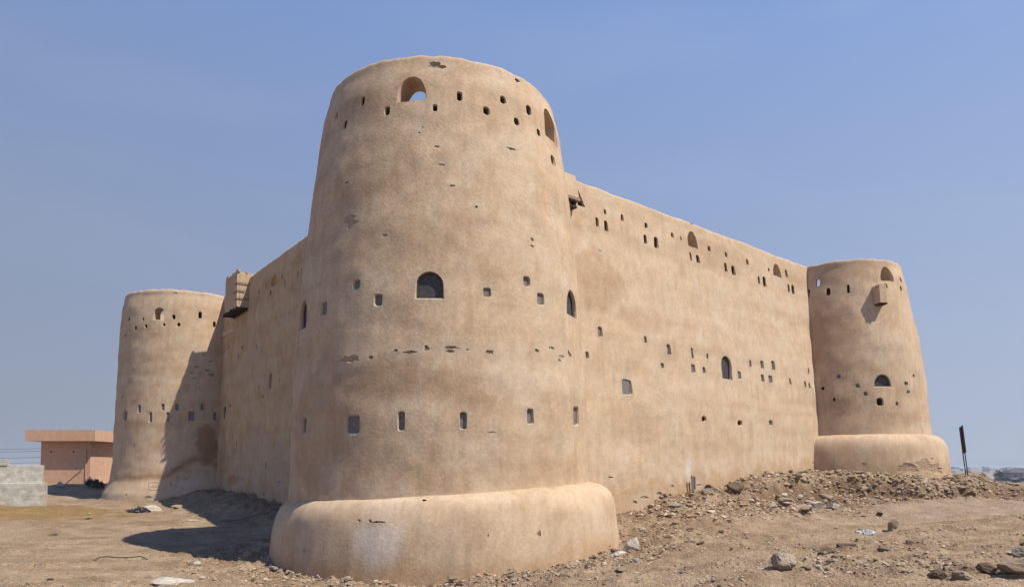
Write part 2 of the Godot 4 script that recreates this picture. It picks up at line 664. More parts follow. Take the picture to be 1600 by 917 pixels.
# curtain wall from one tower to the next; off(s, y) is how far its outer face stands out from the line between the centres
func curtain(called: String, a: Vector2, b: Vector2, out: Vector2, off: Callable, s0: float, s1: float, step: float, holes: Array, hurts: Array, tint: Callable):
	var dir := (b - a).normalized()
	var at := func(s: float, y: float, o: float) -> Vector3:
		var q: Vector2 = a + dir * s + out * o
		return Vector3(q.x, y, -q.y)
	var n := Vector3(out.x, 0, -out.y)
	var t := Vector3(dir.x, 0, -dir.y)
	if t.cross(Vector3.UP).dot(n) < 0: t = -t
	var loops := []
	var s := s0
	while s <= s1:
		var l := PackedVector3Array()
		var top: float = 13.05 + 0.045 * n_mid.get_noise_2d(s * 0.3, a.x) + 0.006 * n_fine.get_noise_2d(s * 0.5, a.x)
		var y := -0.8
		while y < 12.8:
			var q: Vector3 = at.call(s, y, off.call(s, y))
			l.append(q + n * lumps(q))
			y += step
		for e in [[0.008, -0.14], [0.022, -0.07], [0.05, -0.026], [0.11, -0.004], [0.24, 0.0], [0.38, -0.01], [0.5, -0.06], [0.56, -0.16]]:
			var q: Vector3 = at.call(s, top + e[1], off.call(s, 12.8) - e[0])
			l.append(q + n * lumps(q))
		for e in [[0.6, 11.0], [1.4, 10.9], [1.4, -0.8]]:
			l.append(at.call(s, e[1], off.call(s, 12.8) - e[0]))
		loops.append(l)
		s += step
	var items := []
	var k := 100
	for h in holes:
		k += 1
		var w: float = h[3] * (0.72 if called == "left_curtain_wall" and h[0] != "niche" else 0.9)
		var o: Vector3 = at.call(h[1], h[2], off.call(h[1], h[2]))
		items.append({"at": o, "size": maxf(w, h[4]), "m": mat.plaster, "cut": opening(h[0], o, t, n, w, h[4], k), "h": h, "w": w})
	for g in hurts:
		k += 1
		var o: Vector3 = at.call(g[1], g[2], off.call(g[1], g[2]))
		items.append({"at": o, "size": maxf(g[3], g[4]), "m": mat.core, "cut": gouge(o, t, n, g[3] * 0.85, g[4], 0.045, k)})
	var node := obj(called, finish(await carve(tube(loops), cut_list(items)), with_halos(tint, items)), null, fort, fort.position)
	for it in items:
		if it.has("h") and it.h[0] in ["pane", "arch"]:
			window_fill(node, it.h[0], it.at, t, n, it.w, it.h[4])

# low round skirt at the foot of a tower
func plinth(called: String, c: Vector2, shell: Array, lift: Callable, step: float, fine: float, hurts: Array, rr: float, tint: Callable):
	var ths := thetas(fine)
	var loops := []
	for q in shell:
		var l := PackedVector3Array()
		for th in ths:
			var w := around(c, th, q[0], q[1])
			var up: float = lift.call(th) * clampf(q[1] / 2.0, 0.0, 1.0)
			l.append(around(c, th, q[0] + 1.3 * lumps(w), q[1] + up + 0.03 * n_mid.get_noise_2d(th * 1.6, q[0]) * clampf(q[1] - 1.0, 0, 1)))
		loops.append(l)
	var items := []
	var k := 300
	for g in hurts:
		k += 1
		var at: float = rr
		for q in shell:
			if q[1] <= g[2]: at = q[0]
		var o := around(c, g[1], at, g[2])
		var n := Vector3(sin(g[1]), 0, cos(g[1]))
		items.append({"at": o, "size": maxf(g[3], g[4]), "m": mat.core, "cut": gouge(o, Vector3(n.z, 0, -n.x), n, g[3] * (1.0 if g[0] == "g" else 1.25), g[4] * (1.0 if g[0] == "g" else 1.3), 0.05 if g[0] == "g" else 0.06, k)})
	obj(called, finish(await carve(tube(loops), cut_list(items)), tint), null, fort, fort.position)

# ---- colours of the plaster: warm sand, brown weathered patches, pale repairs and run-off, each where the photograph shows it
func blot(a: float, b: float, x: float, y: float, rx: float, ry: float, q: Vector3) -> float:
	var e := Vector2((a - x) / rx, (b - y) / ry).length() + 0.45 * n_mid.get_noise_3d(q.x * 0.8, q.y * 0.8, q.z * 0.8)
	return 1.0 - smoothstep(0.65, 1.0, e)

const SAND := Color(0.68, 0.515, 0.355)
const BROWN := Color(0.485, 0.335, 0.215)
const PALE := Color(0.72, 0.59, 0.448)
const RUSTY := Color(0.38, 0.21, 0.105)
const GREY := Color(0.52, 0.445, 0.37)

func patchy(q: Vector3, brown: float, pale: float) -> Color:
	var a := n_patch.get_noise_3d(q.x, q.y * 1.5, q.z) + 0.2 * n_mid.get_noise_3d(q.x * 1.3 + 9.0, q.y * 1.3, q.z * 1.3)
	var b := n_patch.get_noise_3d(q.x + 40.0, q.y * 1.2, q.z - 17.0) + 0.18 * n_mid.get_noise_3d(q.x + 31.0, q.y * 0.6, q.z)
	var c := SAND.lerp(BROWN, clampf(smoothstep(-0.25, 0.6, a) * 0.6 + brown, 0.0, 0.9))
	c = c.lerp(PALE, clampf(smoothstep(0.0, 0.55, b) * 0.6 + pale, 0.0, 0.85))
	# lifts of the plaster, a little different each, and rain streaks
	var lift := n_mid.get_noise_3d(q.x * 0.05, q.y * 0.75, q.z * 0.05)
	c = c.lerp(PALE if lift > 0.0 else BROWN, 0.22 * smoothstep(0.12, 0.4, absf(lift)))
	var streak := n_fine.get_noise_3d(q.x * 0.7, q.y * 0.05, q.z * 0.7)
	return c.lerp(BROWN if streak > 0.0 else PALE, 0.35 * smoothstep(0.12, 0.45, absf(streak)) * smoothstep(-0.3, 0.3, n_big.get_noise_3d(q.z, q.y, q.x)))

func tint_near(q: Vector3) -> Color:
	var th := atan2(q.x - T1.x, q.z + T1.y)
	var c := patchy(q, -0.14, 0.12)
	for b in [[-0.75, 3.6, 0.35, 1.9, 0.5], [-0.25, 4.7, 0.35, 0.6, 0.55], [0.2, 4.5, 0.3, 0.55, 0.45], [-0.2, 7.9, 0.5, 0.7, 0.3], [-0.5, 9.7, 0.35, 0.8, 0.35], [0.5, 11.8, 0.3, 0.7, 0.25], [0.1, 2.6, 0.7, 0.6, 0.3], [-0.55, 12.2, 0.3, 0.6, 0.3]]:
		c = c.lerp(BROWN, b[4] * blot(th, q.y, b[0], b[1], b[2], b[3], q))
	for b in [[0.55, 4.8, 0.25, 0.9, 0.5], [-0.05, 4.0, 0.25, 0.45, 0.5], [0.25, 3.0, 0.25, 0.5, 0.4], [0.65, 9.6, 0.2, 1.5, 0.35], [0.9, 6.4, 0.25, 3.0, 0.3], [-0.35, 6.0, 0.2, 0.6, 0.3]]:
		c = c.lerp(PALE, b[4] * blot(th, q.y, b[0], b[1], b[2], b[3], q))
	c = c.lerp(Color(0.60, 0.39, 0.21), 0.6 * blot(th, q.y, 0.86, 9.6, 0.018, 0.55, q))
	return c

func tint_right_tower(q: Vector3) -> Color:
	var th := atan2(q.x - T2.x, q.z + T2.y)
	var c := patchy(q, -0.14, 0.12)
	for b in [[-0.6, 9.0, 0.45, 2.2, 0.6], [-0.5, 12.4, 0.4, 0.5, 0.5], [-0.7, 6.0, 0.4, 1.0, 0.4], [0.0, 12.3, 0.25, 0.5, 0.3], [0.2, 5.0, 0.5, 0.4, 0.3]]:
		c = c.lerp(BROWN, b[4] * blot(th, q.y, b[0], b[1], b[2], b[3], q))
	for b in [[-0.1, 8.6, 0.3, 0.8, 0.45], [0.4, 8.0, 0.25, 1.2, 0.35]]:
		c = c.lerp(PALE, b[4] * blot(th, q.y, b[0], b[1], b[2], b[3], q))
	return c

func tint_left_tower(q: Vector3) -> Color:
	var th := atan2(q.x - T3.x, q.z + T3.y)
	var c := patchy(q, -0.16, 0.16)
	# rust-brown tide mark that wanders round the foot
	var mid := 2.05 + 0.25 * (th + 0.3) + 0.95 * exp(-pow((th - 0.62) / 0.28, 2.0)) + 0.22 * n_mid.get_noise_2d(th * 1.4, 3.0)
	var band := exp(-pow((q.y - mid) / (0.20 + 0.06 * n_mid.get_noise_2d(th * 3.0, 7.0)), 2.0)) * smoothstep(-0.75, -0.4, th) * (1.0 - smoothstep(1.0, 1.3, th))
	c = c.lerp(RUSTY, clampf(0.7 * band + 0.2 * n_fine.get_noise_3d(q.x, q.y, q.z) * band, 0.0, 1.0))
	c = c.lerp(Color(0.36, 0.215, 0.12), 0.75 * blot(th, q.y, 0.72, 4.1, 0.2, 1.3, q))
	c = c.lerp(Color(0.36, 0.215, 0.12), 0.5 * blot(th, q.y, 0.95, 3.0, 0.1, 1.5, q))
	c = c.lerp(PALE, 0.35 * blot(th, q.y, 0.3, 3.7, 0.25, 0.8, q))
	c = c.lerp(PALE, 0.3 * blot(th, q.y, -0.1, 7.6, 0.4, 0.8, q))
	c = c.lerp(BROWN, 0.4 * blot(th, q.y, -0.2, 8.9, 0.7, 0.3, q))
	return c

func tint_right_wall(q: Vector3) -> Color:
	var d := (T2 - T1).normalized()
	var s := (Vector2(q.x, -q.z) - T1).dot(d)
	var c := patchy(q, -0.2, 0.28)
	for b in [[6.5, 9.3, 1.8, 1.4, 0.5], [14.5, 11.9, 3.5, 0.7, 0.45], [21.0, 12.2, 1.5, 0.8, 0.35], [9.0, 8.2, 2.2, 0.6, 0.3], [12.0, 3.3, 3.5, 0.5, 0.25], [8.0, 4.2, 1.6, 0.9, 0.3]]:
		c = c.lerp(BROWN, b[4] * blot(s, q.y, b[0], b[1], b[2], b[3], q))
	for b in [[14.5, 9.8, 1.0, 1.1, 0.6], [15.5, 8.9, 2.0, 0.8, 0.4], [10.0, 8.9, 3.0, 0.35, 0.4], [9.8, 5.2, 1.6, 1.2, 0.35], [11.0, 2.6, 3.2, 0.9, 0.4], [17.0, 7.0, 1.9, 0.8, 0.45], [14.2, 5.9, 0.33, 0.75, 0.55], [15.0, 3.6, 0.15, 1.5, 0.4]]:
		c = c.lerp(PALE, b[4] * blot(s, q.y, b[0], b[1], b[2], b[3], q))
	c = c.lerp(Color(0.76, 0.68, 0.59), 0.9 * blot(s, q.y, 10.92, 2.42, 0.27, 0.62, q))
	# damp, ochre-stained lowest courses, broken where the rubble touched the plaster
	var foot := 1.4 + 0.07 * s + 0.5 * n_mid.get_noise_2d(s * 0.5, 2.0) + 0.2 * n_fine.get_noise_2d(s, q.y)
	c = c.lerp(Color(0.55, 0.36, 0.205), 0.55 * (1.0 - smoothstep(foot, foot + 0.22, q.y)))
	return c

func tint_left_wall(q: Vector3) -> Color:
	var d := (T3 - T1).normalized()
	var s := (Vector2(q.x, -q.z) - T1).dot(d)
	var c := patchy(q, 0.0, 0.0) * Color(1.0, 0.96, 0.88)  # warm cast painted in to offset the blue shade on this wall
	for b in [[18.0, 3.2, 3.0, 1.6, 0.5], [14.0, 2.6, 2.0, 1.4, 0.55], [20.0, 8.0, 3.0, 1.2, 0.3]]:
		c = c.lerp(Color(0.60, 0.49, 0.385), b[4] * blot(s, q.y, b[0], b[1], b[2], b[3], q))
	c = c.lerp(BROWN, 0.6 * blot(s, q.y, 24.0, 3.0, 0.7, 2.6, q))
	c = c.lerp(BROWN, 0.4 * blot(s, q.y, 10.5, 5.5, 1.6, 3.0, q))
	c = c.lerp(RUSTY, 0.5 * blot(s, q.y, 21.5, 2.0, 1.6, 0.3, q))
	return c

func tint_near_plinth(q: Vector3) -> Color:
	var th := atan2(q.x - R1.x, q.z + R1.y)
	var c := patchy(q, -0.14, 0.12)
	var foot := 0.32 + 0.28 * n_mid.get_noise_2d(th * 2.2, 6.0) + 0.12 * n_fine.get_noise_2d(th * 3.0, q.y * 0.6) + 0.25 * smoothstep(0.3, 0.9, th)
	c = c.lerp(Color(0.57, 0.36, 0.20), 0.6 * (1.0 - smoothstep(foot, foot + 0.2, q.y)))
	# whitewash run-off below the break in the plaster
	for k in 9:
		var x := -0.335 + 0.024 * k
		var low := 0.25 + 0.5 * absf(n_mid.get_noise_1d(k * 3.7)) + (0.35 if k in [0, 1, 8] else 0.0)
		var run := (1.0 - smoothstep(0.006, 0.024, absf(th - x + 0.01 * n_mid.get_noise_2d(q.y, k)))) * smoothstep(low, low + 0.1, q.y) * (1.0 - smoothstep(1.2, 1.42, q.y))
		c = c.lerp(Color(0.76, 0.69, 0.61), 0.7 * run)
	return c

func tint_right_plinth(q: Vector3) -> Color:
	var c := patchy(q, -0.02, 0.0)
	var foot := 2.55 + 0.3 * n_mid.get_noise_2d(q.x * 0.6, 6.0)
	return c.lerp(Color(0.55, 0.36, 0.21), 0.45 * (1.0 - smoothstep(foot, foot + 0.25, q.y)))

func tint_box(q: Vector3) -> Color:
	return patchy(q, 0.0, 0.1)

func make_fort():
	fort = thing("fort", "sand coloured mud plastered fort with round corner towers and high windowed walls", "fort", Vector3(-2.0, 0.0, -20.0))
	var p1 := [Vector2(0, 4.36), Vector2(1.9, 4.30), Vector2(2.5, 4.27), Vector2(4.9, 4.22), Vector2(6.75, 4.09), Vector2(7.5, 4.03), Vector2(9.1, 3.88), Vector2(10.3, 3.76), Vector2(11.55, 3.58), Vector2(12.25, 3.49), Vector2(12.7, 3.38), Vector2(13.05, 3.22)]
	var p2 := [Vector2(0, 4.3), Vector2(4.3, 4.02), Vector2(5.5, 3.92), Vector2(7.2, 3.79), Vector2(8, 3.71), Vector2(9.3, 3.53), Vector2(10.6, 3.3), Vector2(11.93, 3.05), Vector2(13.05, 2.8)]
	var p3 := [Vector2(0, 4.65), Vector2(0.68, 4.6), Vector2(1.14, 4.52), Vector2(1.47, 4.36), Vector2(1.9, 4.17), Vector2(3, 4.05), Vector2(4.6, 4.01), Vector2(7.3, 3.93), Vector2(9.6, 3.88), Vector2(12.06, 3.76), Vector2(12.85, 3.6), Vector2(13.05, 3.45)]
	var holes1 := [
		["thru", -0.124, 12.09, 0.67, 0.65], ["slot", -0.832, 11.97, 0.17, 0.16], ["slot", -0.695, 11.54, 0.13, 0.24], ["slot", -0.524, 12.00, 0.11, 0.23],
		["slot", -0.299, 11.54, 0.12, 0.22], ["slot", 0.042, 11.53, 0.10, 0.17], ["slot", 0.212, 11.89, 0.11, 0.22], ["slot", 0.406, 11.62, 0.14, 0.19],
		["slot", 0.548, 12.06, 0.14, 0.19], ["slot", 0.659, 11.59, 0.16, 0.19], ["slot", 0.797, 12.09, 0.17, 0.25], ["slot", 0.895, 11.59, 0.14, 0.20],
		["thru", 1.101, 12.12, 0.72, 0.89], ["slot", 1.051, 11.01, 0.26, 0.27], ["pane", -0.437, 7.09, 0.18, 0.21], ["pane", -0.282, 6.65, 0.18, 0.26],
		["arch", 0.025, 6.98, 0.64, 0.64], ["pane", 0.369, 6.87, 0.19, 0.22], ["pane", 0.646, 7.29, 0.19, 0.23], ["pane", 0.757, 6.91, 0.22, 0.28],
		["arch", 1.143, 7.12, 0.76, 0.70], ["pane", -0.714, 6.64, 0.23, 0.30], ["arch", -1.031, 6.70, 0.69, 0.74], ["pane", -0.421, 3.67, 0.34, 0.41],
		["pane", -0.123, 3.72, 0.14, 0.42], ["pane", 0.218, 3.74, 0.14, 0.39], ["pane", 0.634, 3.89, 0.16, 0.36], ["pane", 1.099, 4.01, 0.34, 0.44],
		["pane", -0.865, 3.70, 0.26, 0.36],
	]
	var holes2 := [
		["thru", 0.315, 12.29, 0.74, 0.72], ["slot", 0.251, 11.62, 0.15, 0.23], ["hole", -0.807, 12.02, 0.17, 0.36], ["slot", -0.636, 11.46, 0.17, 0.37],
		["slot", -0.346, 11.49, 0.11, 0.42], ["slot", 0.680, 12.10, 0.20, 0.24], ["slot", 0.607, 11.60, 0.16, 0.25], ["pane", -0.500, 7.07, 0.14, 0.16],
		["slot", -0.689, 6.53, 0.12, 0.14], ["slot", -0.556, 5.94, 0.10, 0.14], ["pane", -0.288, 6.57, 0.16, 0.18], ["arch", 0.013, 6.81, 0.78, 0.58],
		["pane", -0.201, 6.17, 0.14, 0.18], ["slot", -0.039, 5.77, 0.27, 0.37], ["pane", 0.344, 6.69, 0.19, 0.16], ["pane", 0.371, 6.28, 0.17, 0.14],
		["pane", 0.505, 7.10, 0.14, 0.13], ["pane", 0.176, 5.69, 0.12, 0.16], ["slot", -0.957, 11.52, 0.14, 0.47],
	]
	var holes3 := [
		["thru", -0.000, 11.52, 0.60, 0.71], ["slot", -0.572, 11.32, 0.22, 0.17], ["slot", -0.395, 10.73, 0.16, 0.21], ["slot", -0.256, 11.22, 0.12, 0.14],
		["slot", -0.196, 10.79, 0.14, 0.21], ["slot", 0.085, 10.87, 0.12, 0.16], ["slot", 0.217, 11.34, 0.16, 0.25], ["slot", 0.291, 10.91, 0.16, 0.21],
		["slot", 0.587, 11.58, 0.17, 0.40], ["slot", 0.798, 11.14, 0.14, 0.33], ["pane", -0.248, 5.99, 0.19, 0.45], ["pane", -0.515, 5.62, 0.31, 0.50],
		["pane", -0.062, 5.50, 0.16, 0.56], ["pane", 0.108, 6.08, 0.17, 0.38], ["pane", 0.181, 5.53, 0.17, 0.52], ["pane", 0.299, 6.10, 0.16, 0.36],
		["pane", 0.494, 5.60, 0.31, 0.52], ["pane", 0.635, 6.17, 0.15, 0.34], ["pane", 0.819, 5.65, 0.16, 0.46],
	]
	var holes_r := [
		["slot", 7.43, 12.18, 0.12, 0.19], ["slot", 6.91, 11.65, 0.14, 0.34], ["slot", 7.40, 11.62, 0.18, 0.41], ["slot", 8.36, 12.17, 0.13, 0.24],
		["slot", 9.81, 12.21, 0.16, 0.22], ["slot", 9.66, 11.61, 0.18, 0.37], ["slot", 10.32, 11.61, 0.24, 0.46], ["slot", 11.44, 12.17, 0.15, 0.20],
		["slot", 12.03, 12.17, 0.08, 0.16], ["niche", 12.84, 12.32, 0.69, 0.67], ["slot", 12.57, 11.50, 0.13, 0.35], ["slot", 13.07, 11.48, 0.21, 0.37],
		["slot", 13.99, 12.13, 0.17, 0.21], ["slot", 15.31, 12.14, 0.15, 0.23], ["slot", 15.14, 11.51, 0.18, 0.42], ["slot", 15.72, 11.47, 0.27, 0.43],
		["slot", 17.03, 12.14, 0.16, 0.27], ["slot", 17.87, 11.42, 0.16, 0.37], ["slot", 18.34, 11.42, 0.27, 0.51], ["slot", 18.91, 12.13, 0.14, 0.17],
		["niche", 19.66, 12.27, 0.74, 0.62], ["slot", 20.53, 12.25, 0.18, 0.37], ["slot", 20.57, 11.50, 0.18, 0.41], ["slot", 21.02, 11.50, 0.30, 0.49],
		["pane", 6.46, 7.45, 0.20, 0.35], ["pane", 5.69, 6.52, 0.14, 0.22], ["pane", 8.95, 7.47, 0.14, 0.26], ["pane", 10.29, 7.23, 0.22, 0.40],
		["pane", 11.84, 7.26, 0.13, 0.43], ["pane", 12.87, 7.24, 0.11, 0.22], ["pane", 9.84, 6.55, 0.19, 0.20], ["pane", 11.80, 6.62, 0.26, 0.33],
		["pane", 12.53, 6.62, 0.19, 0.26], ["arch", 14.19, 6.89, 0.77, 0.98], ["pane", 15.15, 6.64, 0.25, 0.32], ["pane", 16.12, 7.25, 0.16, 0.31],
		["pane", 17.04, 7.29, 0.20, 0.35], ["pane", 18.00, 7.34, 0.24, 0.39], ["pane", 16.96, 6.66, 0.23, 0.31], ["pane", 17.66, 6.66, 0.34, 0.33],
		["pane", 19.42, 6.70, 0.15, 0.29], ["pane", 20.79, 6.68, 0.15, 0.26], ["pane", 21.20, 6.64, 0.16, 0.26], ["pane", 21.30, 7.40, 0.12, 0.24],
		["pane", 7.65, 5.55, 0.51, 0.55], ["slot", 12.18, 4.59, 0.27, 0.19], ["slot", 14.75, 4.53, 0.33, 0.19], ["pane", 17.25, 4.64, 0.27, 0.20],
	]
	var holes_l := [
		["arch", 24.20, 5.82, 0.76, 0.69], ["slot", 24.56, 11.13, 0.26, 0.29], ["slot", 24.07, 9.62, 0.34, 0.24], ["slot", 21.33, 9.23, 0.38, 0.20],
		["slot", 18.71, 8.90, 0.27, 0.21], ["slot", 21.95, 8.81, 0.27, 0.27], ["pane", 16.23, 6.84, 0.59, 0.68], ["slot", 17.94, 6.71, 0.22, 0.20],
		["slot", 17.22, 6.16, 0.25, 0.14], ["slot", 22.97, 6.11, 0.28, 0.18], ["niche", 16.57, 11.96, 0.86, 0.60], ["slot", 17.65, 11.83, 0.23, 0.25],
		["slot", 18.89, 11.83, 0.24, 0.28], ["slot", 16.96, 11.37, 0.37, 0.21], ["slot", 15.32, 11.83, 0.20, 0.20], ["slot", 14.88, 11.39, 0.17, 0.49],
		["slot", 13.12, 11.41, 0.23, 0.38], ["slot", 12.68, 11.42, 0.18, 0.41], ["slot", 14.80, 6.74, 0.17, 0.28], ["slot", 12.93, 6.38, 0.18, 0.50],
	]
	var hurt1 := [
		["g", -0.161, 5.40, 0.09, 0.07], ["g", -0.078, 5.35, 0.29, 0.08], ["g", 0.013, 5.45, 0.11, 0.13], ["g", 0.152, 5.47, 0.38, 0.07],
		["g", 0.147, 5.38, 0.27, 0.08], ["g", 0.244, 5.43, 0.08, 0.04], ["g", 0.371, 5.40, 0.20, 0.10], ["g", 0.696, 5.55, 0.20, 0.09],
		["g", 0.832, 5.69, 0.32, 0.07], ["g", 0.934, 5.52, 0.41, 0.11], ["g", 1.032, 5.64, 0.28, 0.22], ["g", 0.908, 5.41, 0.22, 0.09],
		["r", -0.455, 5.24, 0.57, 0.19], ["g", -0.312, 5.25, 0.12, 0.10], ["g", 0.706, 8.25, 0.19, 0.06], ["g", 0.710, 8.43, 0.16, 0.09],
		["g", 0.376, 3.48, 0.21, 0.02], ["g", 0.034, 12.76, 0.27, 0.17], ["g", 0.086, 12.70, 0.23, 0.12], ["r", -0.537, 8.80, 0.59, 0.38],
		["g", -0.262, 8.26, 0.17, 0.08], ["g", 0.162, 9.49, 0.15, 0.06], ["g", 0.091, 10.02, 0.20, 0.06], ["g", 0.060, 10.49, 0.16, 0.06],
		["g", 0.585, 10.74, 0.29, 0.07], ["g", -0.060, 10.87, 0.06, 0.05], ["g", -0.037, 11.01, 0.05, 0.04], ["g", 0.311, 8.99, 0.08, 0.06],
		["g", 0.712, 12.83, 0.25, 0.10], ["g", 0.825, 13.09, 0.13, 0.05], ["g", -0.584, 9.83, 0.12, 0.05], ["g", 1.103, 13.08, 0.26, 0.11],
	]
	var hurt3 := [
		["g", 0.651, 9.20, 0.21, 0.06], ["g", 0.549, 8.49, 0.24, 0.18], ["g", 0.483, 8.12, 0.26, 0.13], ["g", 0.585, 8.11, 0.24, 0.06],
		["g", 0.518, 7.81, 0.26, 0.07], ["g", 0.742, 8.88, 0.43, 0.12], ["g", 0.708, 8.31, 0.42, 0.18], ["g", 0.745, 8.06, 0.43, 0.10],
		["g", 0.781, 8.11, 0.29, 0.22], ["g", 0.746, 7.73, 0.26, 0.06], ["g", 0.221, 12.79, 0.27, 0.06], ["g", -0.639, 10.37, 0.49, 0.18],
		["g", -0.478, 7.59, 0.35, 0.07], ["g", -0.620, 6.73, 0.49, 0.24], ["g", -0.313, 3.85, 0.25, 0.19], ["g", -0.301, 1.11, 0.18, 0.20],
		["g", 0.004, 0.95, 0.43, 0.22], ["g", 0.072, 0.69, 0.50, 0.17], ["g", 0.855, 3.05, 0.13, 0.13],
	]
	var hurt_r := [
		["g", 4.63, 6.40, 0.11, 0.09], ["g", 5.24, 6.06, 0.08, 0.05], ["g", 6.92, 10.56, 0.24, 0.04], ["g", 12.93, 13.03, 0.31, 0.08],
		["g", 6.47, 2.31, 0.32, 0.06], ["g", 11.56, 1.96, 0.42, 0.06], ["g", 9.90, 1.94, 0.29, 0.10], ["g", 9.07, 1.68, 0.46, 0.13],
		["g", 8.24, 1.55, 0.53, 0.11], ["g", 7.70, 1.40, 0.35, 0.17], ["g", 19.64, 2.58, 0.15, 0.07], ["g", 20.84, 2.88, 0.19, 0.08],
	]
	var hurt_l := [
		["g", 22.24, 9.98, 0.13, 0.13], ["g", 16.22, 2.75, 0.23, 0.37], ["g", 14.18, 1.97, 0.75, 0.03], ["g", 14.97, 3.07, 0.17, 0.17],
		["g", 16.19, 2.74, 0.23, 0.45], ["g", 21.37, 3.92, 0.23, 0.37], ["g", 16.29, 1.33, 0.23, 0.37], ["g", 20.37, 2.09, 1.67, 0.11],
		["g", 22.20, 0.93, 1.81, 0.34],
	]
	var hurt_p1 := [
		["g", -0.342, 1.45, 0.13, 0.10], ["g", -0.284, 1.44, 0.12, 0.08], ["g", -0.244, 1.42, 0.36, 0.05], ["g", -0.670, 0.68, 0.18, 0.09],
		["g", -0.389, 1.81, 0.09, 0.04], ["g", -0.244, 1.78, 0.07, 0.02], ["g", -0.029, 1.90, 0.10, 0.05], ["g", 0.535, 1.11, 0.13, 0.15],
		["g", 0.274, 1.13, 0.03, 0.07], ["g", 1.115, 0.58, 0.25, 0.06], ["g", 1.165, 0.42, 0.09, 0.16],
	]
	var hurt_p2 := [
		["g", -0.287, 2.82, 0.25, 0.10], ["r", 0.329, 2.82, 1.33, 0.50], ["r", 0.118, 2.57, 1.07, 0.37], ["r", 0.483, 2.54, 1.26, 0.37],
		["g", 0.447, 3.06, 0.20, 0.09],
	]
	await tower("near_corner_tower", T1, p1, 13.05, 10.6, 0.1, 0.024, 0.05, Vector2.ZERO, holes1, hurt1, tint_near)
	await tower("right_corner_tower", T2, p2, 13.04, 10.6, 0.13, 0.034, 0.0, Vector2(0.95, PI), holes2, [], tint_right_tower)
	await tower("left_corner_tower", T3, p3, 13.0, 10.4, 0.13, 0.034, 0.0, Vector2(1.3, -2.1), holes3, hurt3, tint_left_tower)
	var dr := (T2 - T1).normalized()
	var face_r := [Vector2(0, 0.85), Vector2(2.5, 0.72), Vector2(4.85, 0.57), Vector2(7.75, 0.27), Vector2(10.5, -0.1), Vector2(12, -0.3), Vector2(13, -0.42)]
	holes_r.append(["shadow_wedge", 6.18, 12.42, 0.36, 0.62])  # recess added to give the dark shadow strip beside the chute box
	var dl := (T3 - T1).normalized()
	var face_l := [Vector2(0, 0.05), Vector2(5, -0.1), Vector2(11.5, -0.35), Vector2(13, -0.42)]
	var out_r := Vector2(dr.y, -dr.x)
	var out_l := Vector2(-dl.y, dl.x)
	await curtain("right_curtain_wall", T1, T2, out_r, func(_s, y): return prof(face_r, y), 3.0, 23.2, 0.12, holes_r, hurt_r, tint_right_wall)
	await curtain("left_curtain_wall", T1, T3, out_l, func(s, y): return prof(face_l, y) - 0.75 * s / 29.18, 3.0, 26.2, 0.13, holes_l, hurt_l, tint_left_wall)
	await plinth("near_tower_plinth", R1, [[5.02, -1.0], [5.0, -0.4], [4.98, 0.0], [4.96, 0.3], [4.94, 0.6], [4.91, 0.9], [4.87, 1.2], [4.83, 1.4], [4.77, 1.56], [4.70, 1.70], [4.60, 1.81], [4.48, 1.885], [4.34, 1.93], [4.18, 1.97], [3.9, 1.98]], func(th): return 0.05 + 0.21 * sin(th), 0.1, 0.02, hurt_p1, 4.9, tint_near_plinth)
	await plinth("right_tower_plinth", T2, [[4.95, 0.6], [4.9, 1.2], [4.85, 1.7], [4.80, 2.1], [4.77, 2.5], [4.74, 2.9], [4.69, 3.3], [4.63, 3.6], [4.55, 3.83], [4.45, 3.98], [4.33, 4.10], [4.18, 4.18], [4.05, 4.22], [3.8, 4.24]], func(th): return 0.04 * sin(th), 0.1, 0.03, hurt_p2, 4.72, tint_right_plinth)
	# flat roof between the walls
	var roof := []
	for y in [10.7, 10.4]:
		var l := PackedVector3Array()
		for q in [T1 + (dr + dl) * 0.9, T2 + (dl - dr) * 0.9, T2 + T3 - T1 - (dr + dl) * 0.5, T3 + (dr - dl) * 0.9]:
			l.append(Vector3(q.x, y, -q.y))
		roof.append(l)
	obj("roof", finish(raw(tube(roof)), tint_box), mat.plaster, fort, fort.position)
	# hanging box of timber and plaster high on the left wall, its floor of poles
	var at_l := func(s: float, o: float, y: float) -> Vector3:
		var q: Vector2 = T1 + dl * s + out_l * (o + prof(face_l, 12.0) - 0.75 * s / 29.18)
		return Vector3(q.x, y, -q.y)
	var nl := Vector3(out_l.x, 0, -out_l.y)
	var tl := Vector3(dl.x, 0, -dl.y)
	var up := Vector3.UP
	var walls := [bar(at_l.call(20.72, 0.53, 12.25), at_l.call(23.0, 0.53, 12.25), nl * 0.08, up * 1.0, 0.2), bar(at_l.call(20.80, -0.25, 12.25), at_l.call(20.80, 0.50, 12.25), tl * 0.08, up * 0.995, 0.2), bar(at_l.call(22.9, -0.25, 12.25), at_l.call(22.9, 0.50, 12.25), tl * 0.08, up * 0.995, 0.2)]
	for k in [[20.82, 0.53, 0.17, 0.13], [21.15, 0.53, 0.1, 0.07], [21.6, 0.53, 0.14, 0.10], [22.1, 0.53, 0.1, 0.06], [22.75, 0.53, 0.22, 0.15], [20.80, 0.1, 0.1, 0.06]]:
		var o: Vector3 = at_l.call(k[0], k[1], 13.22)
		walls.append(bar(o, o + up * k[3], tl * k[2], nl * 0.075, 0.4))
	var box := obj("hanging_box", finish(raw(join(walls)), tint_box), mat.plaster, fort, fort.position)
	for k in 6:
		var s := 20.75 + 0.45 * k
		obj("floor_pole", shape([pole([at_l.call(s, -0.3, 11.18), at_l.call(s + 0.02, 0.25, 11.2), at_l.call(s, 0.78 + 0.06 * sin(k * 2.3), 11.17)], [0.065, 0.06, 0.055])]), mat.wood, box)
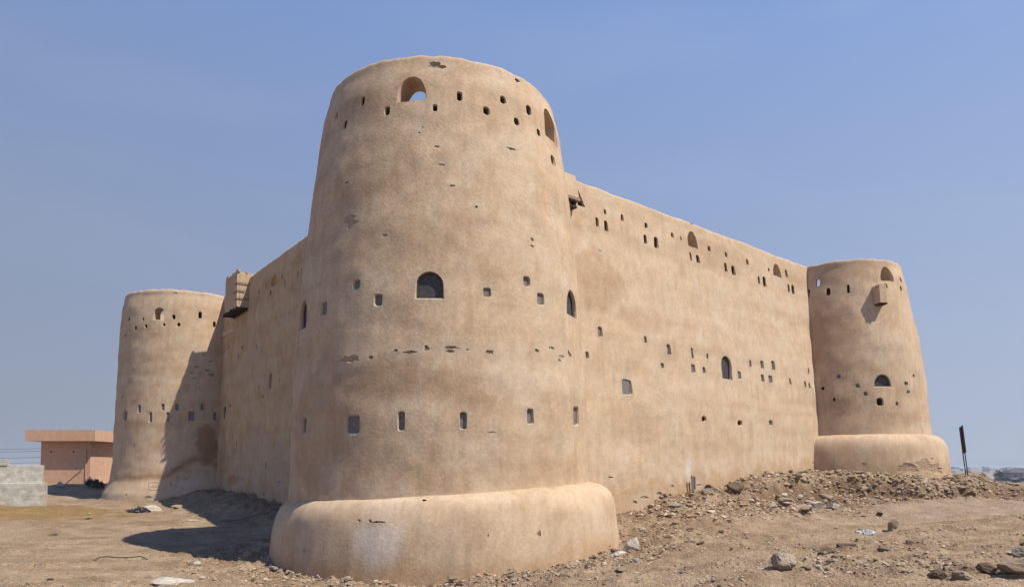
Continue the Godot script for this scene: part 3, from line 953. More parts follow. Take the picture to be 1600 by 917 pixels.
	for k in 3:
		obj("floor_board", shape([bar(at_l.call(20.58, 0.05 + 0.24 * k, 11.275), at_l.call(23.1, 0.05 + 0.24 * k, 11.275), nl * 0.11, up * 0.02)]), mat.wood, box)
	for k in 3:
		var y := 11.8 + 0.42 * k
		obj("tie_pole", shape([pole([at_l.call(20.66, -0.2 if k % 2 == 0 else 0.2, y), at_l.call(20.66, 0.72 - 0.06 * (k % 2), y + 0.01)], [0.026, 0.024], 7)]), mat.wood_pale, box)
		obj("tie_pole", shape([pole([at_l.call(20.57, 0.64, y - 0.08), at_l.call(21.1 + 0.3 * (k % 2), 0.63, y - 0.07)], [0.026, 0.024], 7)]), mat.wood_pale, box)
	# short chute box beside the near tower, on the right wall
	var at_r := func(s: float, o: float, y: float) -> Vector3:
		var q: Vector2 = T1 + dr * s + out_r * o
		return Vector3(q.x, y, -q.y)
	var nr := Vector3(out_r.x, 0, -out_r.y)
	var tr := Vector3(dr.x, 0, -dr.y)
	var chute := obj("chute_box", finish(raw(join([bar(at_r.call(5.2, -0.15, 12.13), at_r.call(5.2, -0.34, 12.99), tr * 0.5, nr * 0.22, 0.1)])), tint_box), mat.plaster, fort, fort.position)
	obj("lintel", shape([bar(at_r.call(4.75, -0.12, 12.08), at_r.call(5.74, -0.12, 12.08), nr * 0.19, up * 0.055)]), mat.wood_pale, chute)
	for k in 3:
		obj("bracket", shape([bar(at_r.call(5.06 + 0.25 * k, -0.5, 11.93), at_r.call(5.06 + 0.25 * k, -0.02, 11.93), tr * 0.06, up * 0.09)]), mat.wood, chute)
	obj("bracket_board", shape([bar(at_r.call(4.9, -0.12, 11.81), at_r.call(5.64, -0.12, 11.81), nr * 0.12, up * 0.03)]), mat.wood, chute)
	# chute box on the right tower
	var th := 0.07
	var n2 := Vector3(sin(th), 0, cos(th))
	var t2 := Vector3(n2.z, 0, -n2.x)
	var b0 := around(T2, th, 3.3, 10.62)
	var spout := obj("chute_box", finish(raw(bar(b0 + n2 * 0.1, around(T2, th, 3.3, 11.52) + n2 * 0.02, t2 * 0.2, n2 * 0.33, 0.14)), tint_box), mat.plaster, fort, fort.position)
	for k in 3:
		var q := b0 + t2 * (0.15 * (k - 1)) - up * 0.045
		obj("floor_pole", shape([pole([q - n2 * 0.3, q + n2 * (0.41 + 0.05 * (k % 2))], [0.045, 0.042], 7)]), mat.wood, spout)
	# scratched and painted marks on the foot of the left tower
	var marks := [
		[Vector2(0.303, 2.104), Vector2(0.351, 2.103), Vector2(0.309, 1.886), Vector2(0.361, 1.885)],
		[Vector2(-0.026, 1.783), Vector2(0.099, 1.8), Vector2(0.125, 1.374), Vector2(0.008, 1.358), Vector2(-0.026, 1.783)],
		[Vector2(0.235, 2.468), Vector2(0.249, 2.686), Vector2(0.26, 2.468), Vector2(0.283, 2.614), Vector2(0.308, 2.541), Vector2(0.339, 2.65), Vector2(0.356, 2.54), Vector2(0.379, 2.723)],
		[Vector2(0.236, 1.816), Vector2(0.29, 1.564)],
		[Vector2(0.283, 1.815), Vector2(0.244, 1.566)],
		[Vector2(0.018, 1.499), Vector2(0.034, 1.64), Vector2(0.061, 1.463), Vector2(0.075, 1.64), Vector2(0.099, 1.498)],
		[Vector2(0.4, 1.993), Vector2(0.431, 2.065), Vector2(0.448, 1.919), Vector2(0.479, 2.1)]]
	var holder: Node3D = fort.get_node("left_corner_tower")
	for mk in marks:
		var v := PackedVector3Array()
		var idx := PackedInt32Array()
		for i in mk.size() - 1:
			var a: Vector2 = mk[i]
			var b: Vector2 = mk[i + 1]
			var e := (b - a) * Vector2(4.1, 1.0)
			var side := Vector2(-e.y, e.x).normalized() * 0.012
			for k in 5:
				var q := a.lerp(b, k / 4.0)
				for sgn in [-1.0, 1.0]:
					var th3: float = q.x + side.x * sgn / 4.1
					var y3: float = q.y + side.y * sgn
					var r3 := prof(p3, y3)
					v.append(around(T3, th3, r3 + lumps(around(T3, th3, r3, y3)) + 0.012, y3))
				if k > 0:
					var n := v.size() - 4
					idx.append_array([n, n + 1, n + 3, n, n + 3, n + 2])
		obj("painted_mark", from_tris(v, idx, false), mat.paint, holder)

# ---------------------------------------------------------------- the ground
var base_grid := PackedFloat32Array()
const GX0 := -60.0
const GD0 := -20.0
const GN := 150

func anchor_list() -> Array:
	var a := []
	a.append_array([Vector3(0, 0, 1.05), Vector3(-5, 3, 1.0), Vector3(6, 4, 1.05), Vector3(-2, 9, 0.8), Vector3(-2, 12, 0.3), Vector3(-1.9, 14.6, 0.0), Vector3(-4.6, 15.6, 0.05), Vector3(-6.7, 18.4, 0.15), Vector3(-6.2, 11.5, 0.55), Vector3(-11, 12, 0.6), Vector3(-16, 14, 0.6), Vector3(-13.7, 20.8, 0.3)])
	a.append_array([Vector3(-9, 22, 0.2), Vector3(-7.2, 21.5, 0.2), Vector3(-10, 27, 0.3), Vector3(-15, 28, 0.45), Vector3(-20, 25, 0.5), Vector3(-23.4, 31, 0.75), Vector3(-30, 34, 0.9), Vector3(-17, 35, 0.6), Vector3(-21.6, 37.9, 0.62), Vector3(-25, 39.5, 0.6), Vector3(-27, 43, 0.9), Vector3(-31, 47, 1.5), Vector3(-36, 50, 1.5), Vector3(-28, 52, 1.5)])
	a.append_array([Vector3(-16.1, 38.2, 1.04), Vector3(-13.7, 35.1, 0.94), Vector3(-11.2, 31.9, 0.71), Vector3(-8, 27.5, 0.5), Vector3(0.2, 15.2, 0.24), Vector3(1.3, 16, 0.3), Vector3(2.6, 17.2, 0.4), Vector3(3.2, 19.6, 0.5), Vector3(3.6, 22.5, 0.85), Vector3(3.9, 24.2, 1.04), Vector3(5.9, 25.9, 1.54), Vector3(7.8, 27.4, 1.74), Vector3(9.6, 28.9, 2.15), Vector3(11.6, 30.5, 2.3)])
	a.append_array([Vector3(15, 33.2, 2.46), Vector3(15.6, 31.6, 2.35), Vector3(18.3, 31.3, 2.25), Vector3(20.6, 32.8, 2.12), Vector3(22.5, 35.5, 2.07), Vector3(22.5, 38, 2.1), Vector3(24.2, 37.0, 1.8), Vector3(26.0, 36.3, 1.62), Vector3(26, 40, 1.6), Vector3(28, 38.0, 1.6), Vector3(4.5, 11.9, 0.85), Vector3(8.2, 10.9, 0.9), Vector3(2.2, 11.5, 0.7), Vector3(2.4, 14, 0.65), Vector3(5, 16, 0.85), Vector3(5.5, 20, 0.92), Vector3(9.5, 25.2, 1.2)])
	a.append_array([Vector3(7.2, 23.8, 1.1), Vector3(10, 21, 0.95), Vector3(13, 26.8, 1.3), Vector3(16.5, 28.6, 1.35), Vector3(19.6, 30.2, 1.4), Vector3(23.5, 32.5, 1.5), Vector3(27, 35, 1.55), Vector3(31, 41, 1.6), Vector3(15, 20, 1.1), Vector3(22, 25, 1.2), Vector3(14, 13, 0.95), Vector3(30, 30, 1.4), Vector3(40, 42, 1.6), Vector3(28, 46, 1.5)])
	return a

func make_base_grid():
	base_grid.resize(GN * GN)
	var a := anchor_list()
	for j in GN:
		for i in GN:
			var x := GX0 + i * 0.8
			var d := GD0 + j * 0.8
			var w := 0.0
			var h := 0.0
			for q in a:
				var e: float = (q.x - x) * (q.x - x) + (q.y - d) * (q.y - d) + 0.3
				var k := 1.0 / (e * e)
				w += k
				h += k * q.z
			base_grid[j * GN + i] = h / w

func base_height(x: float, d: float) -> float:
	var u := clampf((x - GX0) / 0.8, 0.0, GN - 1.001)
	var v := clampf((d - GD0) / 0.8, 0.0, GN - 1.001)
	var i := int(u)
	var j := int(v)
	var fu := u - i
	var fv := v - j
	var k := j * GN + i
	return lerpf(lerpf(base_grid[k], base_grid[k + 1], fu), lerpf(base_grid[k + GN], base_grid[k + GN + 1], fu), fv)

# how churned the soil is: 1 on the spoil heap along the right wall, less on the trodden ground
func churn(x: float, d: float) -> float:
	var ff := from_fort(x, d)
	var edge := 3.4 + 1.2 * n_big.get_noise_2d(x * 0.6, d * 0.6)
	var heap := smoothstep(3.0, 8.0, ff.y) * (1.0 - smoothstep(edge, edge + 1.8, ff.x)) * (1.0 - smoothstep(33.0, 36.0, ff.y))
	var near := (1.0 - smoothstep(1.0, 3.0, absf(Vector2(x, d).distance_to(R1) - 5.2))) * 0.8
	var front := smoothstep(0.05, 0.45, n_big.get_noise_2d(x * 0.5 + 20.0, d * 0.5)) * 0.7 * smoothstep(-1.0, 2.0, x) * (1.0 - smoothstep(16.0, 20.0, d))
	var left := smoothstep(0.05, 0.45, n_big.get_noise_2d(x * 0.5 - 11.0, d * 0.5)) * 0.5
	return clampf(maxf(maxf(heap, near), maxf(front, left)), 0.0, 1.0)

var n_cell := FastNoiseLite.new()

# distance outwards from the foot of the right wall or the right plinth, and how far along the wall
func from_fort(x: float, d: float) -> Vector2:
	var dr := (T2 - T1).normalized()
	var q := Vector2(x, d) - T1
	return Vector2(minf(q.dot(Vector2(dr.y, -dr.x)) - 0.8, Vector2(x, d).distance_to(T2) - 4.85), q.dot(dr))

# 1 on the freshly cut face of the bank below the right tower
func bank(x: float, d: float) -> float:
	var f := from_fort(x, d)
	var on := smoothstep(12.5, 14.5, f.y) * (1.0 - smoothstep(28.5, 31.0, f.y))
	if on <= 0.0: return 0.0
	var e := f.x + 0.9 * n_big.get_noise_2d(x * 0.9, d * 0.9) + 0.35 * n_mid.get_noise_2d(x * 0.7, d * 0.7)
	return on * smoothstep(1.1, 1.75, e) * (1.0 - smoothstep(2.6, 6.0, f.x))

# 1 close under the left wall and the left tower, where plaster and stones have slid down
func left_foot(x: float, d: float) -> float:
	var dl := (T3 - T1).normalized()
	var q := Vector2(x, d) - T1
	var s := q.dot(dl)
	var o := q.dot(Vector2(-dl.y, dl.x))
	var wall := smoothstep(6.0, 10.0, s) * (1.0 - smoothstep(25.0, 27.0, s)) * (1.0 - smoothstep(0.2, 2.4, o + 0.7 * n_mid.get_noise_2d(x * 0.5, d * 0.5)))
	var e := Vector2(x, d).distance_to(T3) - 4.6
	var tow := 0.5 * (1.0 - smoothstep(0.2, 1.6, e + 0.6 * n_mid.get_noise_2d(x * 0.5, d * 0.5)))
	return maxf(wall, tow)

func ground_height(x: float, d: float) -> float:
	var h := base_height(x, d)
	var c := churn(x, d)
	h -= 0.58 * bank(x, d)
	h += 0.55 * exp(-(pow(x - 24.5, 2.0) + 0.6 * pow(d - 36.1, 2.0)) / 1.1)
	h += 0.35 * exp(-pow((x + 24.5) / 2.6, 2.0) - pow((d - 29.8) / 1.6, 2.0))
	h += (0.04 + 0.12 * c) * n_mid.get_noise_2d(x * 0.6, d * 0.6)
	h += (0.030 + 0.08 * c) * n_fine.get_noise_2d(x * 0.45, d * 0.45)
	h += (0.020 + 0.05 * c) * n_fine.get_noise_2d(x * 1.3 + 50.0, d * 1.3)
	if d < 45.0 and c > 0.05:
		h += c * 0.13 * maxf(0.0, 0.15 - n_cell.get_noise_2d(x, d)) * (0.5 + n_mid.get_noise_2d(x * 0.8 + 9.0, d * 0.8))
	var fl := left_foot(x, d)
	h += fl * (0.30 + 0.25 * n_mid.get_noise_2d(x * 0.8, d * 0.8) + 0.12 * n_fine.get_noise_2d(x * 0.6, d * 0.6))
	# wheel ruts of the digger on the right
	var rut := sin((d - 0.32 * x - 0.4 * n_big.get_noise_2d(x * 0.3, d * 0.3)) * 2.6)
	h += (0.035 + 0.012 * sin(x * 9.0 + d * 3.0)) * rut * smoothstep(2.0, 5.0, x) * (1.0 - c) * (1.0 - smoothstep(24.0, 30.0, d))
	# the hill drops away to the plain
	var edge := lerpf(68.0, 45.0, smoothstep(-10.0, 25.0, x))
	var far := maxf(smoothstep(edge, edge + 90.0, d), maxf(smoothstep(70.0, 160.0, absf(x)), smoothstep(15.0, 120.0, -d)))
	return lerpf(h, -8.0 + 0.8 * n_big.get_noise_2d(x * 0.02, d * 0.02), far)

func soil_tint(x: float, d: float) -> Color:
	var c := churn(x, d)
	var a := n_patch.get_noise_2d(x * 0.9, d * 0.9)
	var b := n_patch.get_noise_2d(x * 0.5 + 70.0, d * 0.5 - 33.0)
	var k := Color(0.59, 0.455, 0.312).lerp(Color(0.485, 0.362, 0.242), smoothstep(-0.2, 0.5, a))
	k = k.lerp(Color(0.385, 0.275, 0.18), 0.8 * c * smoothstep(-0.3, 0.4, a + 0.2))
	k = k.lerp(Color(0.645, 0.515, 0.37), 0.6 * smoothstep(0.05, 0.5, b) * (1.0 - c))
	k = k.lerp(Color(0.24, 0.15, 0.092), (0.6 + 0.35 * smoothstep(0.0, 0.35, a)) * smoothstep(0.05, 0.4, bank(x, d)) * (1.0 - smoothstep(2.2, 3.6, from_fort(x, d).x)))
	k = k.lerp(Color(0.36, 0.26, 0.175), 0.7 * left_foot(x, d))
	# ochre dry grass stubble on the bank at the left
	var st := (1.0 - smoothstep(0.5, 1.0, Vector2((x + 22.0) / 7.0, (d - 30.0) / 4.2).length() + 0.5 * n_mid.get_noise_2d(x * 0.5, d * 0.5)))
	k = k.lerp(Color(0.46, 0.31, 0.135), 0.85 * st)
	# grey, drier road surface
	var road := smoothstep(0.0, 3.0, x - 8.0) * smoothstep(19.0, 22.0, d) * (1.0 - c)
	k = k.lerp(Color(0.58, 0.485, 0.38), 0.5 * road)
	if d > 60.0 or absf(x) > 70.0:
		k = k.lerp(Color(0.27, 0.245, 0.20), smoothstep(60.0, 120.0, maxf(d, absf(x))))
	return k

func spaced(from: float, to: float, fine0: float, fine1: float, step: float, grow: float) -> PackedFloat32Array:
	var a := []
	var t := fine0
	while t < fine1:
		a.append(t)
		t += step
	var s := step
	while t < to:
		a.append(t)
		s *= grow
		t += s
	a.append(to)
	var b := []
	t = fine0
	s = step
	while t > from:
		s *= grow
		t -= s
		b.append(maxf(t, from))
	b.reverse()
	b.append_array(a)
	return PackedFloat32Array(b)

# the same grid lines, but quickly wider beyond reach
func thin(a: PackedFloat32Array, reach: float, grow: float) -> PackedFloat32Array:
	var inner := []
	for t in a:
		if absf(t) <= reach and t >= -reach: inner.append(t)
	var lo := a[0]
	var hi := a[a.size() - 1]
	var s := 0.25
	var t: float = inner[inner.size() - 1]
	while t < hi:
		s *= grow
		t += s
		inner.append(minf(t, hi))
	s = 0.25
	t = inner[0]
	while t > lo:
		s *= grow
		t -= s
		inner.push_front(maxf(t, lo))
	return PackedFloat32Array(inner)

func make_ground():
	make_base_grid()
	n_cell.seed = 5
	n_cell.noise_type = FastNoiseLite.TYPE_CELLULAR
	n_cell.frequency = 1.9
	n_cell.cellular_return_type = FastNoiseLite.RETURN_DISTANCE
	var xs := spaced(-5000.0, 5000.0, -9.0, 11.0, 0.07, 1.015)
	xs = thin(xs, 26.0, 1.16)
	var ds := thin(spaced(-400.0, 7000.0, 9.0, 20.0, 0.07, 1.008), 40.0, 1.12)
	var nx := xs.size()
	var nd := ds.size()
	var v := PackedVector3Array()
	var c := PackedColorArray()
	v.resize(nx * nd)
	c.resize(nx * nd)
	for j in nd:
		for i in nx:
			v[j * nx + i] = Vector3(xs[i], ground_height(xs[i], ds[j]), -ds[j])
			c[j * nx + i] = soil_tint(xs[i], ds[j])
	var n := PackedVector3Array()
	n.resize(nx * nd)
	for j in nd:
		for i in nx:
			var l := v[j * nx + maxi(i - 1, 0)]
			var r := v[j * nx + mini(i + 1, nx - 1)]
			var b := v[maxi(j - 1, 0) * nx + i]
			var f := v[mini(j + 1, nd - 1) * nx + i]
			n[j * nx + i] = (r - l).cross(f - b).normalized()
	var idx := PackedInt32Array()
	idx.resize((nx - 1) * (nd - 1) * 6)
	var k := 0
	for j in nd - 1:
		for i in nx - 1:
			var a := j * nx + i
			idx[k] = a
			idx[k + 1] = a + nx
			idx[k + 2] = a + 1
			idx[k + 3] = a + 1
			idx[k + 4] = a + nx
			idx[k + 5] = a + nx + 1
			k += 6
	var arr := []
	arr.resize(Mesh.ARRAY_MAX)
	arr[Mesh.ARRAY_VERTEX] = v
	arr[Mesh.ARRAY_NORMAL] = n
	arr[Mesh.ARRAY_COLOR] = c
	arr[Mesh.ARRAY_INDEX] = idx
	var m := ArrayMesh.new()
	m.add_surface_from_arrays(Mesh.PRIMITIVE_TRIANGLES, arr)
	print("ground ", nx, " x ", nd)
	tag(obj("ground", m, mat.soil), "churned sandy ground around the fort", "", "", "structure")

func on_ground(x: float, d: float, sink := 0.0) -> Vector3:
	return Vector3(x, ground_height(x, d) - sink, -d)

# ---------------------------------------------------------------- annex building, boundary wall, wires on the left
func make_annex():
	var e1 := Vector3(-0.999, 0, 0.04)          # along the shaded front, to the left
	var e2 := Vector3(-0.04, 0, -0.999)           # along the sunny side, away
	var up := Vector3.UP
	var k := Vector3(-29.8, 1.3, -48.0)
	var o := thing("annex_building", "small salmon pink building with a thick overhanging flat roof", "building", k)
	var body := obj("wall", shape([bar(e1 * 1.73 + e2 * 3.0 - up * 0.6, e1 * 1.73 + e2 * 3.0 + up * 3.18, e1 * 1.73, e2 * 3.0, 0.01)]), mat.pink, o)
	obj("roof", shape([bar(e1 * 1.75 + e2 * 3.0 + up * 3.18, e1 * 1.75 + e2 * 3.0 + up * 3.95, e1 * 2.4, e2 * 3.65, 0.01)]), mat.pink, o)
	for q in [1.2, 2.75]:
		obj("vent_hole", shape([bar(e1 * q + up * 2.45 + e2 * 0.05, e1 * q + up * 2.45 - e2 * 0.012, e1 * 0.06, up * 0.06, 0.3)]), mat.black, body)
	obj("downpipe", shape([pole([e1 * 0.3 - e2 * 0.05 + up * 0.1, e1 * 0.3 - e2 * 0.05 + up * 2.6], [0.025, 0.025])]), mat.pink, body)
	obj("socket", shape([bar(e2 * 1.55 - e1 * 0.03 + up * 1.75, e2 * 1.55 + e1 * 0.02 + up * 1.75, e2 * 0.07, up * 0.07, 0.3)]), mat.whitewash, body)
	obj("socket", shape([bar(e2 * 1.55 - e1 * 0.03 + up * 0.45, e2 * 1.55 + e1 * 0.02 + up * 0.45, e2 * 0.05, up * 0.05, 0.3)]), mat.whitewash, body)
	# concrete boundary wall: a wide lower part, a thinner upper part set back on it, a pier
	var w := thing("boundary_wall", "pale rough concrete boundary wall with a wider lower footing", "wall", Vector3(-22.7, 0.4, -33.0))
	var wl := Vector3(-0.95, 0, 0.31)
	var wb := Vector3(-0.31, 0, -0.95)
	obj("footing", shape([bar(Vector3(0.05, 0.55, 0), wl * 14.0 + up * 0.55, wb * 0.32, up * 0.95, 0.03)]), mat.concrete, w)
	obj("upper_wall", shape([bar(Vector3(-0.12, 1.92, -0.08), wl * 1.86 + Vector3(0, 1.92, -0.08), wb * 0.12, up * 0.43, 0.03)]), mat.concrete, w)
	obj("upper_wall", shape([bar(wl * 1.865 + Vector3(0, 1.9, -0.06), wl * 14.0 + Vector3(0, 1.9, -0.06), wb * 0.13, up * 0.40, 0.03)]), mat.whitewash, w)
	obj("pier", shape([bar(wl * 1.75 + Vector3(0, 2.34, -0.05), wl * 1.75 + Vector3(0, 2.62, -0.05), wl * 0.20, wb * 0.13, 0.06)]), mat.concrete, w)
	obj("pier", shape([bar(wl * 2.06 + Vector3(0, 2.34, -0.05), wl * 2.06 + Vector3(0, 2.60, -0.05), wl * 0.08, wb * 0.13, 0.06)]), mat.steel, w)
	# overhead wires between two poles, one beyond the building, one out to the left
	for s in [0, 1]:
		var x := -92.0 if s == 0 else -46.0
		var pl := thing("utility_pole", "grey utility pole hidden behind the pink building" if s == 1 else "grey utility pole far to the left carrying the wires", "utility pole", Vector3(x, -1.0, -76.0))
		obj("shaft", shape([pole([Vector3.ZERO, Vector3(0, 5.6, 0)], [0.13, 0.09], 8)]), mat.steel, pl)
		obj("crossarm", shape([bar(Vector3(0, 5.3, -0.7), Vector3(0, 5.3, 0.7), Vector3(0.05, 0, 0), up * 0.05)]), mat.steel, pl)
	var hs := [[4.25, 0.6, "topmost"], [3.98, 0.2, "second"], [3.30, -0.2, "third"], [2.72, -0.6, "lowest"]]
	for h in hs:
		var pts := []
		var rr := []
		for i in 13:
			var t := i / 12.0
			pts.append(Vector3(lerpf(-92.0, -46.0, t), h[0] + 0.7 - 2.2 * t * (1.0 - t) * 1.0 + 0.25 - 0.25 * t, -76.0 + h[1]))
			rr.append(0.018)
		tag(obj("overhead_wire", shape([pole(pts, rr, 5)]), mat.wire), "%s of the four thin overhead wires left of the pink building" % h[2], "wire", "overhead wires")

# ---------------------------------------------------------------- the plain beyond: houses and trees in the haze
func house(label: String, at: Vector3, w: float, dp: float, h: float, m: Material, group: String, windows := 0):
	var o := thing("far_house", label, "house", at, group)
	var body := obj("wall", shape([bar(Vector3(0, -1.5, 0), Vector3(0, h, 0), Vector3(w / 2, 0, 0), Vector3(0, 0, dp / 2), 0.0)]), m, o)
	obj("roof", shape([bar(Vector3(0, h, 0), Vector3(0, h + 0.5, 0), Vector3(w / 2 + 0.12, 0, 0), Vector3(0, 0, dp / 2 + 0.12), 0.02)]), m, o)
	for k in windows:
		obj("window", shape([bar(Vector3(-w / 2 + (k + 0.7) * w / (windows + 0.4), h * 0.62, dp / 2 - 0.1), Vector3(-w / 2 + (k + 0.7) * w / (windows + 0.4), h * 0.62, dp / 2 + 0.03), Vector3(0.5, 0, 0), Vector3(0, 0.6, 0), 0.02)]), mat.frame, body)

func make_town():
	var r := RandomNumberGenerator.new()
	r.seed = 99
	for k in 60:
		var d := r.randf_range(520.0, 1900.0)
		var x := d * r.randf_range(0.645, 0.765)
		var w := r.randf_range(8, 18)
		var h := r.randf_range(4.0, 8.0) * (1.0 + 0.5 * d / 1900.0)
		var tone := k % 3
		var how := "%s %s flat roofed house of the hazy far town%s" % ["wide" if w > 14.0 else "narrow" if w < 10.0 else "square", "grey" if tone == 2 else "white", ", among the farthest" if d > 1400.0 else ", among the nearest" if d < 800.0 else ""]
		house(how, Vector3(x, ground_height(x, d), -d), w, r.randf_range(8, 14), h, [mat.white_wall, mat.white_wall, mat.far_grey][tone], "pale houses of the far town", 2 if d < 800.0 else 0)
	for k in 14:
		var d := r.randf_range(500.0, 1300.0)
		var x := -d * r.randf_range(0.70, 0.80)
		house("pale flat roofed house far off beyond the concrete wall%s" % (", one of the nearer" if d < 850.0 else ""), Vector3(x, ground_height(x, d), -d), r.randf_range(8, 14), 10.0, r.randf_range(3.5, 6.0), mat.white_wall, "pale houses beyond the concrete wall")
	# nearer house with a dark hipped roof
	var d0 := 470.0
	var o := thing("hipped_house", "grey and white house with a dark hipped roof beyond the hill edge", "house", Vector3(d0 * 0.741, -5.4, -d0))
	var body := obj("wall", shape([bar(Vector3(0, -2.0, 0), Vector3(0, 4.2, 0), Vector3(7, 0, 0), Vector3(0, 0, 5), 0.0)]), mat.far_grey, o)
	obj("bay", shape([bar(Vector3(3.4, -2.0, 6.0), Vector3(3.4, 4.4, 6.0), Vector3(2.4, 0, 0), Vector3(0, 0, 1.2), 0.0)]), mat.white_wall, o)
	var hip := []
	for q in [[8.0, 6.0, 4.2], [7.9, 5.9, 4.5], [3.0, 0.15, 6.9]]:
		hip.append(PackedVector3Array([Vector3(-q[0], q[2], -q[1]), Vector3(q[0], q[2], -q[1]), Vector3(q[0], q[2], q[1]), Vector3(-q[0], q[2], q[1])]))
	obj("roof", shape([tube(hip)]), mat.far_roof, o)
	for x in [-3.6, 3.4]:
		var z := 5.0 if x < 0 else 7.2
		obj("window", shape([bar(Vector3(x, 2.2, z - 0.2), Vector3(x, 2.2, z + 0.04), Vector3(0.7, 0, 0), Vector3(0, 0.8, 0), 0.0)]), mat.frame, body)
	tag(obj("garden_wall", shape([bar(Vector3(250.0, -8.0, -380.0), Vector3(292.0, -8.0, -372.0), Vector3(0, 0, 0.3), Vector3(0, 3.2, 0), 0.0)]), mat.far_grey), "long low grey wall between the heap and the dark trees", "wall")
	# dark trees in front of the town
	var spots := [[0.716, 430.0, 9.0, "tall dark tree standing alone left of the hipped house", 0.3], [0.728, 400.0, 4.4, "low dark tree before the hipped house wall", 0.6], [0.735, 380.0, 3.8, "", 0.6], [0.722, 390.0, 4.2, "", 0.6], [0.709, 400.0, 3.6, "", 0.6], [0.742, 370.0, 3.8, "", 0.6], [0.748, 390.0, 4.0, "", 0.6], [0.754, 400.0, 4.2, "", 0.6], [0.761, 380.0, 4.0, "", 0.6]]
	for s in spots:
		var x: float = s[0] * s[1]
		var y := ground_height(x, s[1])
		var lab: String = s[3] if s[3] != "" else "low dark bushy tree of the row along the hill foot"
		var t := thing("far_tree", lab, "tree", Vector3(x, y, -s[1]), "" if s[3] != "" else "low dark trees along the hill foot")
		var h: float = s[2]
		obj("trunk", shape([pole([Vector3(0, -0.5, 0), Vector3(0.1, h * 0.35, 0), Vector3(0.0, h * 0.7, 0.1)], [0.28, 0.2, 0.08], 6)]), mat.bark, t)
		var v := PackedVector3Array()
		var idx := PackedInt32Array()
		for k in 420:
			var p := Vector3(r.randfn(), r.randfn(), r.randfn()).normalized() * pow(r.randf(), 0.4)
			p *= 1.0 + 0.35 * n_mid.get_noise_3d(p.x + x, p.y, p.z)
			p = p * Vector3(h * s[4], h * 0.42, h * s[4]) + Vector3(0, h * 0.62, 0)
			var a := Vector3(r.randfn(), r.randfn(), r.randfn()).normalized() * 0.42
			var b := a.cross(Vector3(r.randfn(), r.randfn(), r.randfn())).normalized() * 0.3
			var n := v.size()
			v.append_array([p - a, p + b, p + a, p - b])
			idx.append_array([n, n + 1, n + 2, n, n + 2, n + 3])
		obj("crown", from_tris(v, idx), mat.leaf, t)

# ---------------------------------------------------------------- loose objects
func stone_solid(s: int, sub := 2, sharp := 0.35, flatness := 0.75, faces := 13, near := 0.42, far := 0.8) -> ArrayMesh:
	var v := PackedVector3Array([Vector3(1, 0, 0), Vector3(-1, 0, 0), Vector3(0, 1, 0), Vector3(0, -1, 0), Vector3(0, 0, 1), Vector3(0, 0, -1)])
	var f := [[0, 2, 4], [4, 2, 1], [1, 2, 5], [5, 2, 0], [4, 3, 0], [1, 3, 4], [5, 3, 1], [0, 3, 5]]
	for _k in sub:
		var g := []
		var mid := {}
		for t in f:
			var m := []
			for e in 3:
				var a: int = t[e]
				var b: int = t[(e + 1) % 3]
				var key := Vector2i(mini(a, b), maxi(a, b))
				if not mid.has(key):
					mid[key] = v.size()
					v.append((v[a] + v[b]).normalized())
				m.append(mid[key])
			g.append_array([[t[0], m[0], m[2]], [m[0], t[1], m[1]], [m[2], m[1], t[2]], m])
		f = g
	var r := RandomNumberGenerator.new()
	r.seed = s
	# broken faces: cut the ball with random planes
	var planes := []
	for k in faces:
		planes.append([Vector3(r.randfn(), r.randfn(), r.randfn()).normalized(), r.randf_range(near, far)])
	for i in v.size():
		var p := v[i] * (1.0 + sharp * 0.5 * n_mid.get_noise_3d(v[i].x + s * 5.0, v[i].y, v[i].z))
		for q in planes:
			var over: float = p.dot(q[0]) - q[1]
			if over > 0: p -= q[0] * over
		p += v[i] * 0.10 * n_fine.get_noise_3d(v[i].x + s, v[i].y, v[i].z)
		v[i] = p * Vector3(1, flatness, 1)
	var idx := PackedInt32Array()
	for t in f: idx.append_array([t[0], t[2], t[1]])
	return from_tris(v, idx)

func rock(called: String, label: String, x: float, d: float, size: Vector3, m: Material, s: int, turn := 0.0, sink := 0.3, tilt := 0.0):
	var o := MeshInstance3D.new()
	o.name = numbered(called)
	o.mesh = stone_solid(s, 3, 0.35, 0.9, 11, 0.58, 0.88)
	o.material_override = m
	o.basis = Basis(Vector3.UP, turn) * Basis(Vector3.RIGHT, tilt) * Basis.from_scale(size * 0.5 * 1.25)
	o.position = on_ground(x, d) + Vector3(0, size.y * (0.5 - sink), 0)
	add_child(o)
	tag(o, label, "rock")

